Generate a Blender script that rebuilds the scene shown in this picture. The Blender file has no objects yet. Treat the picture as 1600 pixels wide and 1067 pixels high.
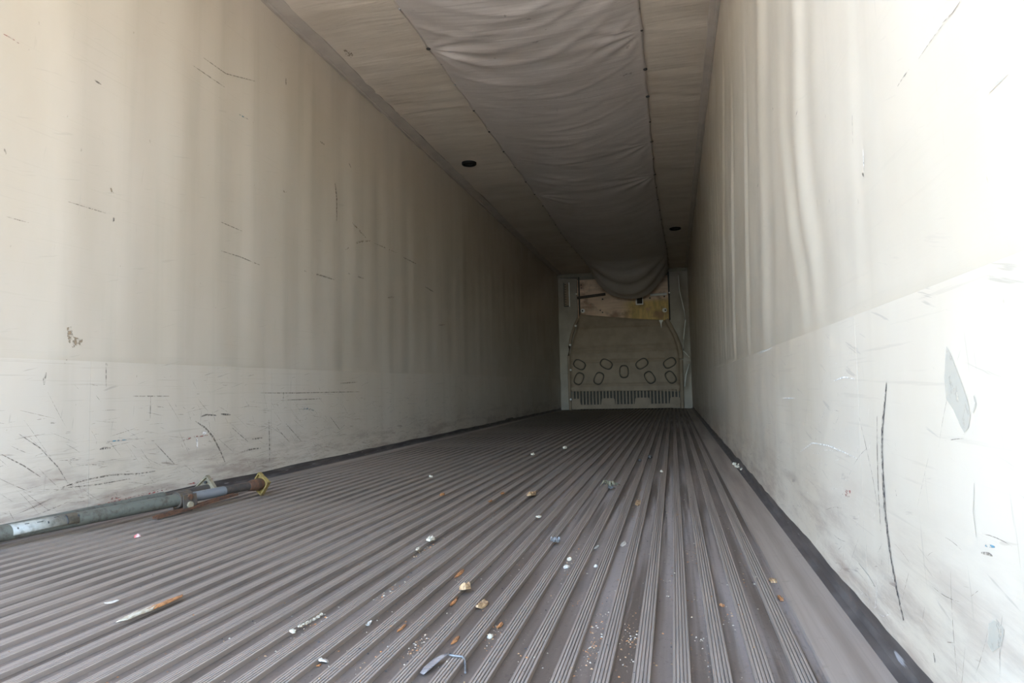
import bpy, bmesh, math, random
import numpy as np
from mathutils import Vector, Matrix, noise

# ------------------------------------------------------------------ camera, sky, exposure
S = bpy.context.scene
COL = S.collection
YAW, PITCH, ROLL = 0.2303, 0.0678, -0.0217
CX, CH, FPX = 0.9103, 0.4523, 1067.0
FW = Vector((-math.sin(YAW) * math.cos(PITCH), math.cos(YAW) * math.cos(PITCH), math.sin(PITCH)))
R0 = Vector((math.cos(YAW), math.sin(YAW), 0))
U0 = R0.cross(FW)
RT = math.cos(ROLL) * R0 + math.sin(ROLL) * U0
UP = -math.sin(ROLL) * R0 + math.cos(ROLL) * U0
CAM = Vector((CX, 0, CH))
cam_data = bpy.data.cameras.new('camera')
cam_data.lens = 24.0
cam_data.sensor_width = 36.0
cam_data.sensor_fit = 'HORIZONTAL'
cam_data.clip_start = 0.02
cam = bpy.data.objects.new('camera', cam_data)
m = Matrix.Identity(4)
for i in range(3):
    m[i][0], m[i][1], m[i][2], m[i][3] = RT[i], UP[i], -FW[i], CAM[i]
cam.matrix_world = m
COL.objects.link(cam)
S.camera = cam

world = bpy.data.worlds.new('overcast_sky')
S.world = world
world.use_nodes = True
bg = world.node_tree.nodes['Background']
sky = world.node_tree.nodes.new('ShaderNodeTexSky')       # hazy bright day, the sun itself is a lamp
sky.sky_type = 'NISHITA'
sky.sun_disc = False
sky.sun_elevation = math.radians(42)
sky.sun_rotation = math.radians(75)
sky.air_density = 1.0
sky.dust_density = 2.0
sky.ozone_density = 1.5
world.node_tree.links.new(sky.outputs[0], bg.inputs['Color'])
bg.inputs['Strength'].default_value = 0.95
S.view_settings.view_transform = 'Standard'
S.view_settings.look = 'None'
S.view_settings.gamma = 1.0
S.view_settings.use_curve_mapping = False
S.view_settings.exposure = 2.62
S.cycles.max_bounces = 16
S.cycles.diffuse_bounces = 12
S.cycles.glossy_bounces = 6
S.cycles.transparent_max_bounces = 12
S.cycles.sample_clamp_indirect = 10.0

sun_d = bpy.data.lights.new('sun', 'SUN')
sun_d.energy = 14.0; sun_d.angle = math.radians(1.0); sun_d.color = (1.0, 0.96, 0.91)
sun = bpy.data.objects.new('sun', sun_d)
sun.rotation_euler = Vector((-0.80, -0.22, -0.75)).to_track_quat('-Z', 'Y').to_euler()   # over the right flank, never through the doorway
COL.objects.link(sun)
# the doorway guides sky sampling (a portal gives off no light of its own)
pd = bpy.data.lights.new('doorway_portal', 'AREA')
pd.shape = 'RECTANGLE'; pd.size = 2.5; pd.size_y = 2.7
pd.cycles.is_portal = True
po = bpy.data.objects.new('doorway_portal', pd)
po.location = (0, -0.44, 1.32)
po.rotation_euler = (math.radians(90), 0, 0)
COL.objects.link(po)

def ray(px, py):
    return FW + RT * ((px - 800) / FPX) - UP * ((py - 533.5) / FPX)
def on(px, py, ax, v):
    d = ray(px, py)
    return CAM + d * ((v - CAM[ax]) / d[ax])
def depth(p):
    return (Vector(p) - CAM).dot(FW)

W2 = 1.25          # half width
HC = 2.67          # ceiling height
D = 13.34          # front wall
Y0 = -0.32         # rear doorway
RND = random.Random(7)

# ------------------------------------------------------------------ materials
def lin(c):
    return tuple(((x / 255) / 12.92 if x / 255 <= 0.04045 else ((x / 255 + 0.055) / 1.055) ** 2.4) for x in c) + (1,)

class NT:
    def __init__(self, name):
        self.m = bpy.data.materials.new(name)
        self.m.use_nodes = True
        self.t = self.m.node_tree
        self.n = self.t.nodes
        self.b = self.n['Principled BSDF']
        self.tc = self.n.new('ShaderNodeTexCoord')
    def link(self, a, b):
        self.t.links.new(a, b)
    def val(self, sock, v):
        if hasattr(v, 'is_output'): self.link(v, sock)
        else: sock.default_value = v
    def noise(self, scale=(1, 1, 1), rot=(0, 0, 0), s=1.0, detail=4, rough=0.55, dist=0.0, loc=(0, 0, 0)):
        mp = self.n.new('ShaderNodeMapping')
        mp.inputs['Scale'].default_value = scale
        mp.inputs['Rotation'].default_value = rot
        mp.inputs['Location'].default_value = loc
        self.link(self.tc.outputs['Object'], mp.inputs['Vector'])
        if any(rot):                      # rotate first, then stretch
            mp.inputs['Scale'].default_value = (1, 1, 1)
            m2 = self.n.new('ShaderNodeMapping')
            m2.inputs['Scale'].default_value = scale
            self.link(mp.outputs[0], m2.inputs['Vector'])
            mp = m2
        t = self.n.new('ShaderNodeTexNoise')
        t.inputs['Scale'].default_value = s
        t.inputs['Detail'].default_value = detail
        t.inputs['Roughness'].default_value = rough
        t.inputs['Distortion'].default_value = dist
        self.link(mp.outputs[0], t.inputs['Vector'])
        return t.outputs['Fac']
    def ramp(self, f, a, b, lo=0.0, hi=1.0):
        r = self.n.new('ShaderNodeMapRange')
        r.interpolation_type = 'SMOOTHSTEP'
        self.val(r.inputs['Value'], f)
        r.inputs['From Min'].default_value = a; r.inputs['From Max'].default_value = b
        r.inputs['To Min'].default_value = lo; r.inputs['To Max'].default_value = hi
        return r.outputs[0]
    def mix(self, f, a, b, mode='MIX'):
        x = self.n.new('ShaderNodeMix')
        x.data_type = 'RGBA'; x.blend_type = mode
        self.val(x.inputs[0], f)
        for k, v in ((6, a), (7, b)):
            if hasattr(v, 'is_output'): self.link(v, x.inputs[k])
            else: x.inputs[k].default_value = v if len(v) == 4 else tuple(v) + (1,)
        return x.outputs[2]
    def math(self, op, a, b=0.0):
        x = self.n.new('ShaderNodeMath'); x.operation = op
        self.val(x.inputs[0], a); self.val(x.inputs[1], b)
        return x.outputs[0]
    def axis(self, k):
        s = self.n.new('ShaderNodeSeparateXYZ')
        self.link(self.tc.outputs['Object'], s.inputs[0])
        return s.outputs[k]
    def bump(self, h, strength=0.3, dist=0.002):
        b = self.n.new('ShaderNodeBump')
        b.inputs['Strength'].default_value = strength
        b.inputs['Distance'].default_value = dist
        self.link(h, b.inputs['Height'])
        self.link(b.outputs[0], self.b.inputs['Normal'])
    def done(self, color, rough=0.5, metal=0.0, spec=0.5):
        self.val(self.b.inputs['Base Color'], color if hasattr(color, 'is_output') or len(color) == 4 else tuple(color) + (1,))
        self.val(self.b.inputs['Roughness'], rough)
        self.val(self.b.inputs['Metallic'], metal)
        self.b.inputs['Specular IOR Level'].default_value = spec
        return self.m

def simple(name, c, rough=0.5, metal=0.0, vary=0.25, s=30.0, spec=0.5):
    t = NT(name)
    f = t.noise(s=s, detail=5)
    d = tuple(x * (1 - vary) for x in c[:3])
    return t.done(t.mix(t.ramp(f, 0.35, 0.7), c[:3], d), rough, metal, spec)

def liner_material(name, base, dark, scr, grime):
    t = NT(name)
    c = t.mix(t.ramp(t.noise((1, 0.9, 0.35), s=1.6, detail=5), 0.38, 0.68), base, dark)
    st = t.ramp(t.noise((1, 9, 0.35), s=1.0, detail=3), 0.50, 0.72, 0, 0.22)      # faint vertical streaks
    c = t.mix(st, c, tuple(x * 0.78 for x in dark))
    d1 = t.ramp(t.noise((1, 5, 80), (math.radians(-13), 0, 0), s=1.0, detail=3), 0.665, 0.72, 0, scr)
    d2 = t.ramp(t.noise((1, 60, 6), (math.radians(7), 0, 0), s=1.0, detail=2), 0.70, 0.75, 0, scr * 0.7)
    d3 = t.ramp(t.noise((1, 2.5, 110), s=1.0, detail=4, loc=(0, 7, 3)), 0.60, 0.70, 0, scr * 0.6)
    spots = t.ramp(t.noise((1, 1, 0.6), s=45, detail=2), 0.74, 0.79, 0, 0.35)
    for f, col in ((d1, (0.14, 0.115, 0.10)), (d2, (0.15, 0.125, 0.105)), (d3, (0.21, 0.165, 0.125)), (spots, (0.20, 0.15, 0.10))):
        c = t.mix(f, c, col)
    if grime:
        z = t.axis(2)
        g = t.math('MULTIPLY', t.ramp(z, 0.34, 0.03), t.ramp(t.noise((1, 2.2, 14), s=1.2, detail=7, rough=0.7), 0.42, 0.68))
        c = t.mix(t.math('MULTIPLY', g, 0.7), c, (0.23, 0.165, 0.125))
        w = t.ramp(t.noise((1, 6, 60), (math.radians(9), 0, 0), s=1.0, detail=3, loc=(0, 2, 5)), 0.66, 0.72, 0, 0.6)
        c = t.mix(t.math('MULTIPLY', w, t.ramp(z, 0.42, 0.10)), c, (0.17, 0.115, 0.09))
    t.bump(t.noise((1, 3, 150), s=1.0, detail=3), 0.12, 0.001)
    return t.done(c, t.ramp(t.noise(s=3), 0.3, 0.7, 0.31, 0.44), 0, 0.4)

M = {}
M['liner'] = liner_material('wall_liner', (0.475, 0.405, 0.315), (0.43, 0.36, 0.27), 0.10, False)
M['scuff'] = liner_material('scuff_liner', (0.50, 0.43, 0.34), (0.455, 0.38, 0.285), 0.30, True)
M['gap'] = simple('dirty_seam', (0.20, 0.17, 0.12), 0.8)

def kick_material():
    t = NT('dark_kick_metal')
    c = t.mix(t.ramp(t.noise((1, 2, 14), s=2.5, detail=6), 0.4, 0.7), (0.07, 0.056, 0.048), (0.13, 0.108, 0.092))
    c = t.mix(t.ramp(t.noise((1, 7, 90), s=1.0, detail=3), 0.66, 0.72, 0, 0.6), c, (0.42, 0.39, 0.37))
    c = t.mix(t.ramp(t.noise(s=9, detail=4), 0.66, 0.74, 0, 0.6), c, (0.25, 0.15, 0.11))
    return t.done(c, 0.5, 0.35)
M['kick'] = kick_material()

def ridge_material(name, k=1.0):
    t = NT(name)
    c = t.mix(t.ramp(t.noise((60 * k, 0.7, 1), s=1.0, detail=5), 0.35, 0.7), (0.325, 0.262, 0.208), (0.21, 0.162, 0.124))
    c = t.mix(t.ramp(t.noise((700 * k, 2.5, 1), s=1.0, detail=3), 0.50, 0.70, 0, 0.55 * k), c, (0.085, 0.068, 0.054))
    c = t.mix(t.ramp(t.noise((25, 25, 25), s=1.0, detail=5), 0.60, 0.75, 0, 0.45), c, (0.16, 0.125, 0.095))
    t.bump(t.noise((500 * k, 12, 1), s=1.0, detail=3), 0.2, 0.0006)
    return t.done(c, 0.5, 0.3)
M['ridge'] = ridge_material('worn_aluminium_ridge')
M['edgeplate'] = ridge_material('scraped_edge_plate', 0.25)

def channel_material():
    t = NT('dirty_floor_channel')
    c = t.mix(t.ramp(t.noise((14, 0.8, 1), s=1.0, detail=5), 0.38, 0.68), (0.090, 0.064, 0.044), (0.150, 0.115, 0.088))
    worn = t.math('MULTIPLY', t.ramp(t.noise((0.8, 0.25, 1), s=1.1, detail=3, loc=(0.35, 0, 0)), 0.40, 0.60), t.ramp(t.noise((40, 0.9, 1), s=1.0, detail=4), 0.40, 0.60))
    c = t.mix(worn, c, (0.25, 0.207, 0.175))
    c = t.mix(t.ramp(t.noise((60, 30, 1), s=1.6, detail=6, rough=0.7), 0.54, 0.72, 0, 0.6), c, (0.055, 0.038, 0.027))
    c = t.mix(t.ramp(t.noise((1, 1, 1), s=160, detail=2), 0.68, 0.73, 0, 0.4), c, (0.26, 0.21, 0.15))
    t.bump(t.noise(s=220, detail=3), 0.35, 0.001)
    return t.done(c, 0.6, 0.2)
M['channel'] = channel_material()

def ceiling_material():
    t = NT('ceiling_sheet')
    c = t.mix(t.ramp(t.noise((1.2, 1.6, 1), s=1.5, detail=5), 0.36, 0.7), (0.54, 0.465, 0.37), (0.47, 0.395, 0.305))
    c = t.mix(t.ramp(t.noise(s=9, detail=5), 0.66, 0.76, 0, 0.35), c, (0.42, 0.34, 0.24))
    t.bump(t.noise((1.2, 9, 1), s=1.6, detail=4, dist=0.4), 0.5, 0.012)
    return t.done(c, 0.5, 0, 0.3)
M['ceiling'] = ceiling_material()

def chute_material():
    t = NT('grey_chute_fabric')
    c = t.mix(t.ramp(t.noise((1, 1, 1), s=2.2, detail=5), 0.36, 0.7), (0.49, 0.435, 0.385), (0.44, 0.385, 0.335))
    c = t.mix(t.ramp(t.noise(s=13, detail=3), 0.70, 0.75, 0, 0.6), c, (0.16, 0.13, 0.10))
    t.bump(t.noise((1.4, 16, 1), s=1.3, detail=4, dist=0.7), 0.45, 0.008)
    return t.done(c, 0.46, 0, 0.4)
M['chute'] = chute_material()

M['trim'] = simple('aluminium_trim', (0.40, 0.34, 0.275), 0.5, 0.0, 0.15, 8)
M['trimwall'] = simple('painted_trim', (0.66, 0.61, 0.52), 0.5, 0, 0.1, 6)
M['outer'] = simple('outer_skin', (0.72, 0.72, 0.70), 0.5, 0, 0.1, 3)
M['screw'] = simple('screw_zinc', (0.62, 0.60, 0.56), 0.35, 0.9, 0.1, 200)
M['screwdark'] = simple('screw_dark', (0.04, 0.035, 0.03), 0.6, 0.2, 0.3, 200)
M['black'] = simple('black_plastic', (0.008, 0.007, 0.006), 0.6, 0, 0.3, 60, 0.15)
M['lens'] = simple('smoked_lens', (0.022, 0.020, 0.019), 0.4, 0, 0.3, 60, 0.2)
M['frontmetal'] = simple('front_aluminium_sheet', (0.30, 0.255, 0.20), 0.5, 0.1, 0.2, 5)
M['frontdark'] = simple('front_shadow_gap', (0.05, 0.042, 0.035), 0.8, 0, 0.3, 12)
M['bulk'] = simple('bulkhead_plastic', (0.34, 0.26, 0.185), 0.55, 0, 0.2, 5, 0.2)
M['bulkdark'] = simple('bulkhead_recess', (0.075, 0.065, 0.05), 0.7, 0, 0.3, 20)
M['rail'] = simple('greenish_rail', (0.22, 0.19, 0.14), 0.55, 0.0, 0.25, 10)
M['bolt'] = simple('white_bolt_and_glint', (0.85, 0.83, 0.78), 0.4, 0, 0.1, 100)
M['asphalt'] = simple('yard_ground', (0.42, 0.41, 0.395), 0.9, 0, 0.3, 4)

def plywood_material():
    t = NT('stained_plywood')
    x = t.axis(0)
    wood = t.mix(t.ramp(t.noise((1.5, 1, 18), s=1.2, detail=5), 0.35, 0.7), (0.86, 0.64, 0.47), (0.66, 0.47, 0.33))
    yel = t.mix(t.ramp(t.noise((14, 1, 3), s=1.2, detail=5), 0.35, 0.65), (0.80, 0.56, 0.22), (0.56, 0.40, 0.16))
    c = t.mix(t.math('MULTIPLY', t.ramp(x, -0.1, 0.25), t.ramp(t.axis(2), 2.16, 2.02)), wood, yel)
    st = t.ramp(t.noise((2.2, 1, 2.6), s=1.5, detail=4, loc=(1.3, 0, 0.4)), 0.48, 0.68, 0, 0.75)
    c = t.mix(st, c, (0.30, 0.16, 0.10))
    red = t.ramp(t.noise((3, 1, 3), s=1.5, detail=3, loc=(4.3, 0, 2.4)), 0.60, 0.68, 0, 0.6)
    c = t.mix(red, c, (0.60, 0.33, 0.22))
    return t.done(c, 0.75)
M['plywood'] = plywood_material()

def rust_material(name, base, rust, lo, hi, metal=0.4, s=40):
    t = NT(name)
    c = t.mix(t.ramp(t.noise(s=s, detail=6, rough=0.65), lo, hi), base, rust)
    t.bump(t.noise(s=s * 3, detail=3), 0.2, 0.001)
    return t.done(c, 0.55, metal)
M['bargreen'] = rust_material('grey_green_tube', (0.112, 0.110, 0.084), (0.065, 0.055, 0.04), 0.45, 0.7, 0.25)
M['barchrome'] = rust_material('zinc_inner_tube', (0.20, 0.20, 0.195), (0.12, 0.105, 0.09), 0.55, 0.75, 0.5)
M['bardark'] = rust_material('dark_inner_tube', (0.06, 0.05, 0.042), (0.10, 0.07, 0.05), 0.4, 0.7, 0.4)
M['rust'] = rust_material('rusty_steel', (0.12, 0.055, 0.028), (0.055, 0.03, 0.02), 0.4, 0.65, 0.2)
M['clamp'] = rust_material('greasy_clamp_steel', (0.10, 0.082, 0.065), (0.15, 0.10, 0.055), 0.5, 0.7, 0.5)
M['padyellow'] = rust_material('yellow_zinc_pad', (0.29, 0.20, 0.062), (0.13, 0.08, 0.035), 0.48, 0.70, 0.35, 60)
M['padtan'] = rust_material('dirty_tan_pad', (0.27, 0.22, 0.14), (0.15, 0.12, 0.08), 0.45, 0.7, 0.3, 60)
M['sticker'] = rust_material('worn_white_sticker', (0.20, 0.187, 0.148), (0.11, 0.098, 0.073), 0.45, 0.72, 0, 50)
M['ink'] = simple('black_ink', (0.03, 0.03, 0.03), 0.6)

def mark_material(name, c, lo, hi, s=(1, 60, 60), top=1.0):
    t = NT(name)
    f = t.ramp(t.noise(s, s=1.0, detail=4, rough=0.65), lo, hi, 0, top)
    t.val(t.b.inputs['Alpha'], f)
    return t.done(c, 0.6, 0, 0.2)
M['scuffblack'] = mark_material('black_rubber_scuff', (0.04, 0.036, 0.038), 0.40, 0.62, (1, 420, 110))
M['scuffthin'] = mark_material('brown_scratch', (0.115, 0.08, 0.062), 0.36, 0.6, (1, 90, 90), 0.62)
M['scuffred'] = mark_material('red_paint_rub', (0.36, 0.10, 0.08), 0.46, 0.66, (1, 60, 90))
M['scuffblue'] = mark_material('blue_paint_rub', (0.10, 0.23, 0.28), 0.42, 0.62, (1, 60, 90))
M['scuffwhite'] = mark_material('white_scratch', (0.68, 0.64, 0.58), 0.34, 0.56, (1, 90, 90))
M['adhesive'] = mark_material('tan_adhesive_stain', (0.42, 0.372, 0.295), 0.26, 0.44, (1, 70, 40), 0.7)
M['brownstain'] = mark_material('brown_stain', (0.26, 0.19, 0.12), 0.44, 0.66, (60, 60, 60))

# ------------------------------------------------------------------ mesh helpers
def link(o, parent=None):
    COL.objects.link(o)
    if parent: o.parent = parent
    return o
def mesh_obj(name, verts, faces, mat, parent=None, smooth=False, mats=None, midx=None):
    me = bpy.data.meshes.new(name)
    me.from_pydata([tuple(v) for v in verts], [], [tuple(f) for f in faces])
    for mm in (mats or [mat]): me.materials.append(mm)
    if midx is not None: me.polygons.foreach_set('material_index', midx)
    if smooth: me.polygons.foreach_set('use_smooth', [True] * len(me.polygons))
    me.update()
    return link(bpy.data.objects.new(name, me), parent)
def bm_obj(name, bm, mat, parent=None, smooth=False):
    me = bpy.data.meshes.new(name)
    bmesh.ops.recalc_face_normals(bm, faces=bm.faces)
    bm.to_mesh(me); bm.free()
    me.materials.append(mat)
    if smooth: me.polygons.foreach_set('use_smooth', [True] * len(me.polygons))
    return link(bpy.data.objects.new(name, me), parent)
def thing(name, label, cat, loc=(0, 0, 0), group=None):
    o = bpy.data.objects.new(name, None)
    o.location = loc; o.empty_display_size = 0.05
    link(o)
    tag(o, label, cat, group)
    return o
def tag(o, label=None, cat=None, group=None, kind=None):
    if label: o['label'] = label
    if cat: o['category'] = cat
    if group: o['group'] = group
    if kind: o['kind'] = kind
    return o
def struct(o, label, cat):
    return tag(o, label, cat, kind='structure')
def box_bm(x0, x1, y0, y1, z0, z1, bevel=0.0, bm=None):
    own = bm is None
    bm = bm or bmesh.new()
    r = bmesh.ops.create_cube(bm, size=1.0)
    for v in r['verts']:
        v.co = Vector(((x0 + x1) / 2 + v.co.x * (x1 - x0), (y0 + y1) / 2 + v.co.y * (y1 - y0), (z0 + z1) / 2 + v.co.z * (z1 - z0)))
    if bevel:
        es = list({e for v in r['verts'] for e in v.link_edges})
        bmesh.ops.bevel(bm, geom=es, offset=bevel, segments=2, affect='EDGES')
    return bm
def box(name, x0, x1, y0, y1, z0, z1, mat, parent=None, bevel=0.0):
    return bm_obj(name, box_bm(x0, x1, y0, y1, z0, z1, bevel), mat, parent)
def prism_y(poly, y0, y1):
    """closed (x, z) outline extruded along y"""
    n = len(poly)
    v = [(p[0], y0, p[1]) for p in poly] + [(p[0], y1, p[1]) for p in poly]
    f = [(i, (i + 1) % n, n + (i + 1) % n, n + i) for i in range(n)]
    f += [tuple(range(n - 1, -1, -1)), tuple(range(n, 2 * n))]
    return v, f
def profile(name, poly, y0, y1, mat, parent=None):
    v, f = prism_y(poly, y0, y1)
    bm = bmesh.new()
    vs = [bm.verts.new(p) for p in v]
    for q in f: bm.faces.new([vs[i] for i in q])
    return bm_obj(name, bm, mat, parent)
def grid_obj(name, fn, us, vs, mat, parent=None, thick=None):
    """fn(u, v) -> point; optional solid thickness vector"""
    nu, nv = len(us), len(vs)
    V = [fn(u, v) for u in us for v in vs]
    F = [(i * nv + j, (i + 1) * nv + j, (i + 1) * nv + j + 1, i * nv + j + 1) for i in range(nu - 1) for j in range(nv - 1)]
    if thick is not None:
        n = len(V)
        tx, ty, tz = thick
        V = V + [(p[0] + tx, p[1] + ty, p[2] + tz) for p in V]
        ring = [(i * nv) for i in range(nu)] + [(nu - 1) * nv + j for j in range(1, nv)] + [i * nv + nv - 1 for i in range(nu - 2, -1, -1)] + [j for j in range(nv - 2, 0, -1)]
        F = F + [tuple(n + k for k in reversed(f)) for f in F]
        k = len(ring)
        F += [(ring[(i + 1) % k], ring[i], n + ring[i], n + ring[(i + 1) % k]) for i in range(k)]
    o = mesh_obj(name, V, F, mat, parent, smooth=True)
    bm = bmesh.new(); bm.from_mesh(o.data)
    bmesh.ops.recalc_face_normals(bm, faces=bm.faces)
    if thick is not None:
        for e in bm.edges:
            if len(e.link_faces) == 2 and e.calc_face_angle(0) > 0.9: e.smooth = False
    bm.to_mesh(o.data); bm.free()
    return o
def frange(a, b, n):
    return [a + (b - a) * i / n for i in range(n + 1)]
def gauss(x, s):
    return math.exp(-(x / s) ** 2)
def sstep(a, b, x):
    t = max(0.0, min(1.0, (x - a) / (b - a)))
    return t * t * (3 - 2 * t)
def tube_bm(pts, r, seg=10, bm=None, cap=True, radii=None):
    bm = bm or bmesh.new()
    pts = [Vector(p) for p in pts]
    rings = []
    for i, p in enumerate(pts):
        d = (pts[min(i + 1, len(pts) - 1)] - pts[max(i - 1, 0)]).normalized()
        a = d.cross(Vector((0, 0, 1)))
        if a.length < 0.05: a = d.cross(Vector((1, 0, 0)))
        a.normalize(); b = a.cross(d)
        rr = radii[i] if radii else r
        rings.append([bm.verts.new(p + (a * math.cos(2 * math.pi * k / seg) + b * math.sin(2 * math.pi * k / seg)) * rr) for k in range(seg)])
    for A, B in zip(rings, rings[1:]):
        for k in range(seg):
            bm.faces.new((A[k], A[(k + 1) % seg], B[(k + 1) % seg], B[k]))
    if cap:
        bm.faces.new(rings[0][::-1]); bm.faces.new(rings[-1])
    return bm
def tube(name, pts, r, mat, parent=None, seg=12, radii=None):
    o = bm_obj(name, tube_bm(pts, r, seg, radii=radii), mat, parent, smooth=True)
    bm = bmesh.new(); bm.from_mesh(o.data)
    for e in bm.edges:
        if len(e.link_faces) == 2 and e.calc_face_angle(0) > 0.8: e.smooth = False
    bm.to_mesh(o.data); bm.free()
    return o

# ------------------------------------------------------------------ side walls
# buckles of the right liner, followed down the wall in the photograph: (points), depth in metres, width
def curve_from(px_pts):
    q = sorted([(on(x, y, 0, W2).z, on(x, y, 0, W2).y) for x, y in px_pts])
    return q
def interp(q, z):
    if z <= q[0][0]: return q[0][1]
    for (a, ya), (b, yb) in zip(q, q[1:]):
        if z <= b: return ya + (yb - ya) * (z - a) / (b - a)
    return q[-1][1]
BUCKLES = [
    (curve_from([(1190, 0), (1190, 178), (1195, 356), (1197, 500)]), 0.007, 0.16, 0.0, 9.0),
    (curve_from([(1221, 120), (1223, 214), (1234, 303), (1241, 374), (1254, 425), (1261, 500)]), 0.006, 0.10, 0.0, 1.35),
    (curve_from([(1248, 0), (1248, 180), (1256, 300), (1275, 420)]), 0.006, 0.12, 0.0, 9.0),
    (curve_from([(1143, 150), (1145, 350), (1148, 520)]), 0.007, 0.07, 0.0, 1.9),
    (curve_from([(1163, 120), (1166, 350), (1170, 520)]), 0.006, 0.07, 0.0, 1.8),
    (curve_from([(1130, 100), (1131, 350), (1134, 520)]), 0.006, 0.09, 0.0, 2.4),
    (curve_from([(1330, 60), (1334, 250), (1338, 330)]), 0.001, 0.06, 0.0, 9.0),
]
def wall_x(side, y, z):
    """inner face of the upper liner"""
    if z < SEAM[side] - 0.03: return side * (W2 + 0.012)
    if side > 0:
        d = 0.0
        for q, a, w, lo, hi in BUCKLES:
            t = y - interp(q, z)
            fade = (1 - sstep(hi - 0.5, hi + 0.3, z)) * sstep(0.45, 0.75, z) * (1 - sstep(2.4, 2.62, z))
            d += a * fade * (gauss(t - 0.35 * w, 0.6 * w) - 0.8 * gauss(t + 0.6 * w, 0.6 * w))
        d += 0.0016 * math.sin(2 * math.pi * y / 0.62 + 0.3) * sstep(3.5, 5, y)
        d += 0.0015 * math.sin(2 * math.pi * y / 0.23 + 2 * math.sin(y * 1.3)) * sstep(3.6, 4.4, y) * (1 - sstep(1.9, 2.4, z))
        d += 0.004 * noise.noise(Vector((3.1, y * 0.8, z * 0.5)))
        return W2 - d
    ph = (y / 0.6) % 1.0
    d = 0.0022 * (gauss(ph - 0.5, 0.30)) + 0.0012 * math.sin(2 * math.pi * y / 0.29 + 1.1)
    d += 0.004 * noise.noise(Vector((9.4, y * 0.7, z * 0.5)))
    return -W2 + d
SEAM = {-1: 0.588, 1: 0.573}
def scuff_x(side, y, z):
    """face of the lower scuff panels"""
    lift = 0.0045 + (0.0015 * (1 - sstep(3.49, 3.51, y)) if side > 0 else 0)
    return side * (W2 - lift - 0.002 - 0.003 * noise.noise(Vector((side * 5.0, y * 1.4, z * 3))))
YS = frange(Y0, D, 560)
for side, nm in ((-1, 'left'), (1, 'right')):
    zs = [-0.008, SEAM[side] - 0.04] + frange(SEAM[side] - 0.025, 2.632, 40)
    w = grid_obj('wall_' + nm, lambda y, z: (wall_x(side, y, z), y, z), YS, zs, M['liner'], thick=(side * 0.03, 0, 0))
    struct(w, 'cream liner of the %s side wall, %s' % (nm, 'buckled into vertical folds' if side > 0 else 'lightly ribbed with short scratches'), 'wall')
    # insulated core, floor to roof, behind the liner
    box('outer_skin', *sorted((side * (W2 + 0.045), side * (W2 + 0.10))), Y0, D + 0.1, -0.12, HC + 0.08, M['outer'], w)
    # scuff panels below the seam
    joints = [Y0, 1.385, 3.50, 5.2, 6.9, 8.6, 10.3, 12.0, D - 0.03] if side > 0 else [Y0, 1.1, 2.16, 3.36, 4.56, 5.8, 7.0, 8.2, 9.4, 10.6, 11.8, D - 0.03]
    for k, (a, b) in enumerate(zip(joints, joints[1:])):
        ys = frange(a + 0.0004, b - 0.0004, max(8, int((b - a) / 0.05)))
        def fn(y, t, side=side):
            z0 = 0.036 + 0.008 * noise.noise(Vector((side * 4.0, y * 2.3, 0))) + (0.006 * noise.noise(Vector((side * 7.0, y * 9, 0))) if side > 0 else 0)
            z = z0 + (SEAM[side] - z0) * t
            return (scuff_x(side, y, z), y, z)
        grid_obj('scuff_panel', fn, ys, frange(0, 1, 10), M['scuff'], w, thick=(side * 0.012, 0, 0))

# kick plates along the floor
for side, nm in ((-1, 'left'), (1, 'right')):
    s = side
    poly = [(s * 1.262, -0.012), (s * 1.222, -0.012), (s * 1.222, 0.0), (s * 1.235, 0.003), (s * 1.2435, 0.012), (s * 1.2450, 0.052), (s * 1.262, 0.052)]
    b = profile('baseboard_' + nm, poly, Y0, D - 0.04, M['kick'])
    struct(b, 'dark scraped metal kick plate along the foot of the %s wall' % nm, 'baseboard')

# cove trims under the ceiling
for side, k in ((-1, 1), (1, 2)):
    s = side
    xin = 1.157 if s < 0 else 1.197
    poly = [(s * 1.27, 2.634), (s * 1.2465, 2.634), (s * 1.2465, 2.648), (s * 1.235, 2.651), (s * 1.232, 2.655), (s * (xin + 0.004), 2.664), (s * xin, 2.667), (s * xin, 2.69), (s * 1.27, 2.69)]
    t = profile('trim_%d' % k, poly, Y0, D - 0.02, M['trim'])
    struct(t, 'grey aluminium cove strip between ceiling and %s wall' % ('left' if s < 0 else 'right'), 'trim')

# ------------------------------------------------------------------ ceiling
def ceil_z(x, y):
    w = noise.noise(Vector((x * 0.9, y * 3.4, 1.7))) * 0.008 + abs(noise.noise(Vector((x * 1.3, y * 6.5 + 0.6 * math.sin(x * 3), 5.1)))) * 0.010 - 0.004
    return HC + w
c = grid_obj('ceiling', lambda x, y: (x, y, ceil_z(x, y)), frange(-1.21, 1.21, 40), frange(Y0, D, 420), M['ceiling'], thick=(0, 0, 0.03))
struct(c, 'wrinkled beige ceiling sheet above the air chute', 'ceiling')
box('roof_skin', -1.35, 1.35, Y0, D + 0.1, HC + 0.06, HC + 0.12, M['outer'], c)
p = on(545, 84, 2, HC)
def blob(cx, cy, rx, ry, seed, n=22):
    r = random.Random(seed); out = []
    for i in range(n):
        a = 2 * math.pi * i / n; k = 0.7 + 0.5 * r.random()
        out.append((cx + rx * k * math.cos(a), cy + ry * k * math.sin(a)))
    return out
q = blob(p.x, p.y, 0.028, 0.05, 4)
mesh_obj('stain', [(x, y, ceil_z(x, y) - 0.0012) for x, y in q], [tuple(range(len(q)))], M['brownstain'], c)

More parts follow.
